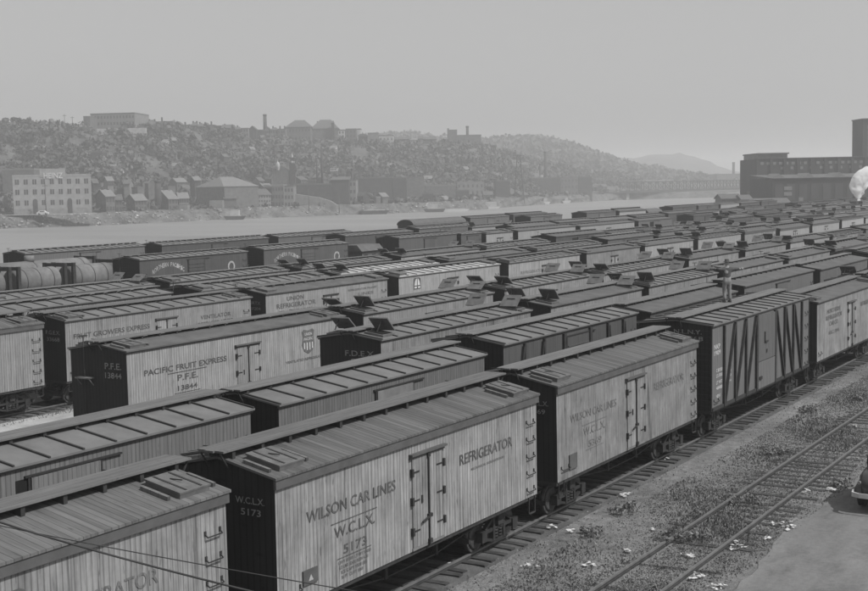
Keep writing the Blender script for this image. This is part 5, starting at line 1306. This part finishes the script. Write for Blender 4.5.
MB().bx(X(757)-.15, X(757)+.1, 5, 14, Z(199), Z(190.5)).build('light_toned_bay', M['brick'], ww)  # light on the bay put into its colour as paler brick
tw = tag(empty('warehouse_tower', pos(870, D+20, GZ), math.atan2(right0.y, right0.x)), 'tall plain square brick tower rising from the warehouse at the right edge', 'tower')
D3 = D+20
def X3(u): return ((dirx(u)*D3)-(dirx(870)*D3)).dot(right0)
MB().bx(X3(862.5), X3(905), 0, 12, -2, zat(870, 120.3, D3)-GZ).build('wall', M['ware'], tw)
MB().bx(X3(862), X3(906), -.5, 12.5, zat(870, 120.2, D3)-GZ, zat(870, 119.2, D3)-GZ).build('cornice', M['roofdark'], tw)
for j in range(6):
    for i in range(4):
        xx = X3(868+i*10); zz = zat(870, 128+j*5.2, D3)-GZ; MB().bx(xx-.5, xx+.5, -.06, .1, zz-.8, zz+.8).build('window', M['roofdark'], tw)
for i in range(20):
    xx = X(757.8+i*13.5); MB().bx(xx-.5, xx+.5, -.5, -.002, 0, Z(159.2)).build('pilaster', M['ware'], ww)
# low yard buildings at the warehouse foot
for i, (u0, u1, vt, lab, wl) in enumerate([(722, 741, 198.5, 'long low yard building left of the warehouse foot, by the river', 'brick'), (742, 752, 199.5, 'small pale hut at the warehouse corner', 'grey_wall'), (753, 790, 203, 'long low shed before the warehouse, left part', 'brick')]):
    building('yard_building', lab, 'shed', u0, u1, vt, 209, 418-4*i, 10, wall=wl, roof='gable_x', rh=1.2, roofm='roof_tar' if 'roof_tar' in M else 'roofdark', sink=1)

# ---------------------------------------------------------------- steam locomotive and its steam
lp = pos(858, 352, 0); lo = tag(empty('steam_locomotive', (lp.x, lp.y, 0), 0), 'small dark steam locomotive giving off white steam at the right edge', 'locomotive')
MB().cyl((0, -5, 2.6), (0, 3.5, 2.6), .95, n=20).build('boiler', M['iron'], lo); MB().bx(-1.45, 1.45, 3.5, 6, 1.3, 4.1).build('cab', M['iron'], lo)
MB().cyl((0, -4.3, 3.4), (0, -4.3, 4.7), .32, .4, n=12).build('smokestack', M['iron'], lo); MB().cyl((0, -1.5, 3.4), (0, -1.5, 4.1), .42, n=12).build('steam_dome', M['iron'], lo)
MB().bx(-1.4, 1.4, 6.6, 12, 1.2, 3.3).build('tender', M['iron'], lo)
b = MB()
for y in (-3, -1.2, .6, 2.4, 7.6, 10.8):
    for s in (-.8, .8): b.cyl((s-.06, y, .7), (s+.06, y, .7), .7, n=16)
b.build('wheels', M['wheel'], lo)
import bmesh
def metaplume(blobs, name, res=0.45):
    mbd = bpy.data.metaballs.new('plume_field'); mbd.resolution = res; mbd.threshold = 0.35
    for x, y, z, r in blobs:
        e = mbd.elements.new(); e.co = (x, y, z); e.radius = r
    o = bpy.data.objects.new('plume_field', mbd); COL.objects.link(o); bpy.context.view_layer.update()
    me = bpy.data.meshes.new_from_object(o.evaluated_get(bpy.context.evaluated_depsgraph_get())); bpy.data.objects.remove(o); me.name = name; return me
bl = []
ptsv = [(836+21.5, 205, .7), (857.5, 200, .8), (858.5, 195, 1.2), (857, 190, 1.7), (855.5, 186, 1.9), (859, 188, 1.7), (857, 182, 1.8), (860, 183, 1.9), (859, 178, 1.9), (863, 179, 1.9), (862, 174.5, 1.6), (866, 174, 1.9), (870, 173, 1.8), (874, 171, 1.7), (864, 186, 1.2), (855, 181, 1.0), (878, 170, 1.3)]
for u, v, r in ptsv:
    q = pos(u, 347, zat(u, v, 347)); bl.append((q.x-lp.x, q.y-lp.y, q.z, r*1.5))
_x = []
for (x_, y_, z_, r_) in bl:
    _x.append((x_, y_, z_, r_*.85))
    for k_ in range(5):
        _x.append((x_+random.gauss(0, r_*.38), y_+random.gauss(0, r_*.38), z_+random.gauss(0, r_*.38), r_*random.uniform(.25, .5)))
me = metaplume(_x, 'steam_plume', 0.28)

for p_ in me.polygons: p_.use_smooth = True
sm = bpy.data.materials.new('steam'); sm.use_nodes = True; t = sm.node_tree; t.nodes.clear(); vo = t.nodes.new('ShaderNodeVolumePrincipled'); ou = t.nodes.new('ShaderNodeOutputMaterial')
vo.inputs['Color'].default_value = (1, 1, 1, 1); tc = t.nodes.new('ShaderNodeTexCoord'); nn = _noise(t, tc.outputs['Object'], .55, detail=5, rough=.7); dn = _maprange(t, nn, .40, .66, 0.0, 4.0); t.links.new(dn, vo.inputs['Density']); vo.inputs['Anisotropy'].default_value = 0.0
t.links.new(vo.outputs[0], ou.inputs['Volume']); me.materials.clear(); me.materials.append(sm)
tag(link('steam_plume', me, None, (lp.x, lp.y, 0)), 'white steam plume rising in front of the warehouse at the right edge', 'steam')

# ---------------------------------------------------------------- the man on the running board
def skin_mesh(name, joints, edges, mats, root=0, sub=2):
    me = bpy.data.meshes.new(name); me.from_pydata([j[0] for j in joints], edges, []); o = bpy.data.objects.new(name, me); COL.objects.link(o)
    sk = o.modifiers.new('skin', 'SKIN'); sk.use_smooth_shade = True
    for i, j in enumerate(joints):
        r = j[1]; me.skin_vertices[0].data[i].radius = (r, r) if not isinstance(r, tuple) else r; me.skin_vertices[0].data[i].use_root = (i == root)
    sb = o.modifiers.new('sub', 'SUBSURF'); sb.levels = sub; sb.render_levels = sub
    bpy.context.view_layer.update(); out = bpy.data.meshes.new_from_object(o.evaluated_get(bpy.context.evaluated_depsgraph_get())); bpy.data.objects.remove(o)
    out.materials.clear(); out.materials.append(mats); out.name = name; return out
M['skin'] = plain('skin', .26, .1, 8, .6); M['shirt'] = plain('dark_shirt', .075, .25, 8); M['trouser'] = plain('work_trousers', .17, .3, 6); M['hat'] = plain('felt_hat', .06, .2, 8)
zb = 4.22+.15+.07+.04
cxs = cx(1); _r = ray(727.5, 301.5); pm = Vector((0, 0, CAMH))+_r*(cxs/_r.x); print('man z', pm.z, zb)
man = tag(empty('person', (cxs-.02, pm.y, zb), R(42)), 'man in hat and dark shirt standing on a car roof with arms held out', 'person')
# local frame: +X to his right hand side in the picture, +Y the way he looks (away from the camera)
J = [((0, 0, .98), (.17, .115)), ((0, 0, 1.14), (.15, .105)), ((0, 0, 1.32), (.185, .12)), ((0, 0, 1.44), (.17, .10)), ((0, 0, 1.53), .062), ((0, .01, 1.62), .07),
     ((.19, 0, 1.44), .065), ((.45, .03, 1.43), .05), ((.68, .10, 1.42), .036), ((-.19, 0, 1.44), .065), ((-.40, -.08, 1.43), .05), ((-.52, .10, 1.47), .036),
     ((.10, 0, .90), .105), ((.12, .03, .50), .072), ((.13, -.02, .10), .05), ((.14, .12, .05), .045), ((-.10, 0, .90), .105), ((-.10, .06, .50), .072), ((-.10, -.03, .10), .05), ((-.10, .12, .05), .045)]
Eg = [(0, 1), (1, 2), (2, 3), (3, 4), (4, 5), (3, 6), (6, 7), (7, 8), (3, 9), (9, 10), (10, 11), (0, 12), (12, 13), (13, 14), (14, 15), (0, 16), (16, 17), (17, 18), (18, 19)]
man.scale = (.93, .93, .93)
body = link('body', skin_mesh('body', J, Eg, M['skin']), man)
Js = [((0, 0, 1.0), (.185, .13)), ((0, 0, 1.14), (.17, .12)), ((0, 0, 1.32), (.205, .135)), ((0, 0, 1.43), (.18, .115)), ((0, 0, 1.49), .08), ((.2, 0, 1.44), .082), ((.45, .03, 1.43), .064), ((.60, .07, 1.42), .052), ((-.2, 0, 1.44), .082), ((-.40, -.08, 1.43), .064), ((-.48, .04, 1.455), .052)]
link('shirt', skin_mesh('shirt', Js, [(0, 1), (1, 2), (2, 3), (3, 4), (3, 5), (5, 6), (6, 7), (3, 8), (8, 9), (9, 10)], M['shirt']), man)
Jt = [((0, 0, 1.02), (.175, .125)), ((0, 0, .93), (.18, .13)), ((.10, 0, .84), .118), ((.12, .03, .48), .088), ((.135, -.02, .10), .075), ((-.10, 0, .84), .118), ((-.10, .06, .48), .088), ((-.105, -.03, .10), .075)]
link('trousers', skin_mesh('trousers', Jt, [(0, 1), (1, 2), (2, 3), (3, 4), (1, 5), (5, 6), (6, 7)], M['trouser']), man)
hd_ = MB().lathe([(.0, -.13), (.05, -.125), (.075, -.08), (.085, -.02), (.09, .03), (.085, .08), (.06, .115), (0, .13)], c=(0, .02, 1.69), n=16); hd_.box((0, .115, 1.675), (.028, .04, .05)); hd_.box((.092, .02, 1.68), (.02, .04, .06)); hd_.box((-.092, .02, 1.68), (.02, .04, .06))
link('head', hd_.mesh('head', M['skin']), man)
fc = MB()
for s in (-1, 1): fc.box((s*.033, .103, 1.70), (.03, .012, .012))
fc.box((0, .098, 1.625), (.045, .012, .01)); link('face_features', fc.mesh('face_features', M['hat']), man)
link('hat', MB().lathe([(.17, 1.735), (.175, 1.745), (.10, 1.76), (.098, 1.84), (.07, 1.865), (0, 1.86)], c=(0, .01, 0), n=18).lathe([(.17, 1.735), (0.0, 1.735)], c=(0, .01, 0), n=18).mesh('hat', M['hat']), man)
def hand(px, s):
    b = []; e = []; base = Vector(px); dx = Vector((s*.95, .3, 0)).normalized(); side = Vector((0, 0, 1))
    J = [(base-dx*.02, .028), (base+dx*.05, (.04, .018))]; e = [(0, 1)]
    for k in range(4):
        o_ = side*(.036-.024*k); L_ = (.07, .085, .078, .06)[k]
        i = len(J); J += [(base+dx*.085+o_, .0105), (base+dx*(.085+L_*.5)+o_*1.25+Vector((0, .006, -.004)), .0095), (base+dx*(.085+L_)+o_*1.35+Vector((0, .018, -.012)), .008)]; e += [(1, i), (i, i+1), (i+1, i+2)]
    i = len(J); J += [(base+dx*.03+side*.045, .013), (base+dx*.065+side*.078, .010)]; e += [(0, i), (i, i+1)]
    return skin_mesh('hand', [(tuple(p), r) for p, r in J], e, M['skin'], sub=1)
link('hand', hand((.70, .11, 1.42), 1), man); link('hand', hand((-.53, .115, 1.475), -1), man)
for s in (.14, -.105):
    b = MB(); b.lathe([(.0, .0), (.055, .0), (.06, .04), (.05, .10), (.045, .14)], c=(s, -.02, 0), n=12); b.box((s, .06, .035), (.095, .2, .07)); b.build('boot', M['hat'], man)

# ---------------------------------------------------------------- parked automobile at the right edge (only its rear corner is in view)
au = tag(empty('automobile', (-8.02, 36.9, GZ+.06), 0), 'dark rounded automobile parked on the concrete at the right edge', 'car')
M['carpaint'] = plain('dark_car_paint', .05, .1, 2, .25, .5); M['chrome'] = plain('dull_chrome', .5, .1, 3, .25, .8); M['tyre'] = plain('tyre_rubber', .02, .2, 5)
def loft(sections, mat, name, parent, n=24):
    vs = []; fs = []
    for (y, w_, z0, z1, pw) in sections:
        for i in range(n):
            t = 2*math.pi*i/n; c, s = math.cos(t), math.sin(t); cc = math.copysign(abs(c)**pw, c); ss = math.copysign(abs(s)**pw, s)
            vs.append((w_*cc, y, (z0+z1)/2+(z1-z0)/2*ss))
    m_ = len(sections)
    for k in range(m_-1):
        for i in range(n): fs.append((k*n+i, k*n+(i+1) % n, (k+1)*n+(i+1) % n, (k+1)*n+i))
    fs += [tuple(range(n))[::-1], tuple(range((m_-1)*n, m_*n))]
    b = MB(); b.faces(vs, fs, 0, True); return b.build(name, mat, parent)
bd = loft([(.15, .35, .55, .8, .6), (.3, .62, .42, .98, .6), (.7, .76, .36, 1.12, .55), (1.4, .8, .32, 1.15, .5), (2.6, .8, .32, 1.12, .5), (3.4, .74, .36, 1.08, .55), (4.2, .5, .42, 1.02, .6), (4.6, .3, .5, .9, .6)], M['carpaint'], 'body', au)
rf = loft([(.55, .35, .9, 1.1, .6), (.9, .6, .9, 1.35, .6), (1.5, .66, .9, 1.6, .55), (2.3, .66, .9, 1.62, .55), (2.9, .6, .9, 1.45, .6), (3.3, .5, .9, 1.1, .6)], M['carpaint'], 'roof', au)
for s in (-1, 1):
    for y in (.95, 3.7):
        b = MB(); prof = [(.05, -.0)]
        vs = []; n = 14; m_ = 10
        for k in range(m_+1):
            a = math.pi*k/m_-math.pi*.0
            yy = y-math.cos(a)*.62; zt = .42+math.sin(a)**.7*.5 if math.sin(a) > 0 else .42
            for i in range(6): 
                q = i/5; xx = s*(.62+.26*math.sin(q*math.pi/2)); zz = zt-(zt-.34)*(1-math.cos(q*math.pi/2))*.9; vs.append((xx, yy, zz))
        fs = [(k*6+i, k*6+i+1, (k+1)*6+i+1, (k+1)*6+i) for k in range(m_) for i in range(5)]
        b.faces(vs, fs, 0, True); b.build('fender', M['carpaint'], au)
        w_ = MB().cyl((s*.62, y, .34), (s*.8, y, .34), .34, n=24); wo_ = w_.build('wheel', M['tyre'], au); MB().cyl((s*.8, y, .34), (s*.82, y, .34), .19, .16, n=20).build('hubcap', M['chrome'], wo_)
bp_ = MB(); pts = [(-.86, .42, .52), (-.8, .06, .52), (-.6, -.06, .52), (0, -.1, .52), (.6, -.06, .52), (.8, .06, .52), (.86, .42, .52)]
for a, c_ in zip(pts, pts[1:]): bp_.beam(a, c_, .05, .13)
bp_.build('bumper', M['chrome'], au); MB().bx(-.5, .5, .78, .8, 1.15, 1.38).build('rear_window', M['pane'], au)
for s in (-1, 1):
    MB().cyl((s*.66, .28, .82), (s*.66, .22, .82), .05, n=12).build('tail_lamp', M['wfade'], au)
    MB().bx(s*.655, s*.668, 1.2, 2.8, 1.15, 1.45).build('side_window', M['pane'], au)

# ---------------------------------------------------------------- cables crossing near the camera at the bottom left
def cable(label, p0, p1, p2, r):
    P_ = []; 
    for i in range(41):
        t_ = i/40; q = Vector(p0)*(1-t_)**2+Vector(p1)*2*t_*(1-t_)+Vector(p2)*t_**2; P_.append(q)
    b = MB()
    for a, c_ in zip(P_, P_[1:]): b.cyl(a, c_, r, n=6, caps=False)
    tag(b.build('overhead_cable', M['tie']), label, 'cable', 'cables sagging across the bottom left')
def ap(u, v, dist): return Vector((0, 0, CAMH))+ray(u, v).normalized()*dist
cable('thicker dark cable sagging over the roof in the bottom left corner', ap(-60, 502, 13), ap(80, 552, 12.5), ap(330, 610, 11.5), .010)
cable('thin dark cable just above the thicker one in the bottom left corner', ap(-60, 512, 14.5), ap(60, 541, 14), ap(360, 592, 12.5), .006)

# ---------------------------------------------------------------- haze: the smoky valley air
hz = MB().bx(-4400, 5200, -700, 4700, -7.5, 92).build('haze', bpy.data.materials.new('valley_haze'))
tag(hz, 'smoky grey haze filling the river valley', 'haze', kind='stuff')
hm = hz.data.materials[0]; hm.use_nodes = True; t = hm.node_tree; t.nodes.clear(); hv = t.nodes.new('ShaderNodeVolumePrincipled'); ho = t.nodes.new('ShaderNodeOutputMaterial')
hv.inputs['Color'].default_value = (.95, .95, .95, 1); hv.inputs['Density'].default_value = 0.00056; hv.inputs['Anisotropy'].default_value = 0.2
t.links.new(hv.outputs[0], ho.inputs['Volume'])
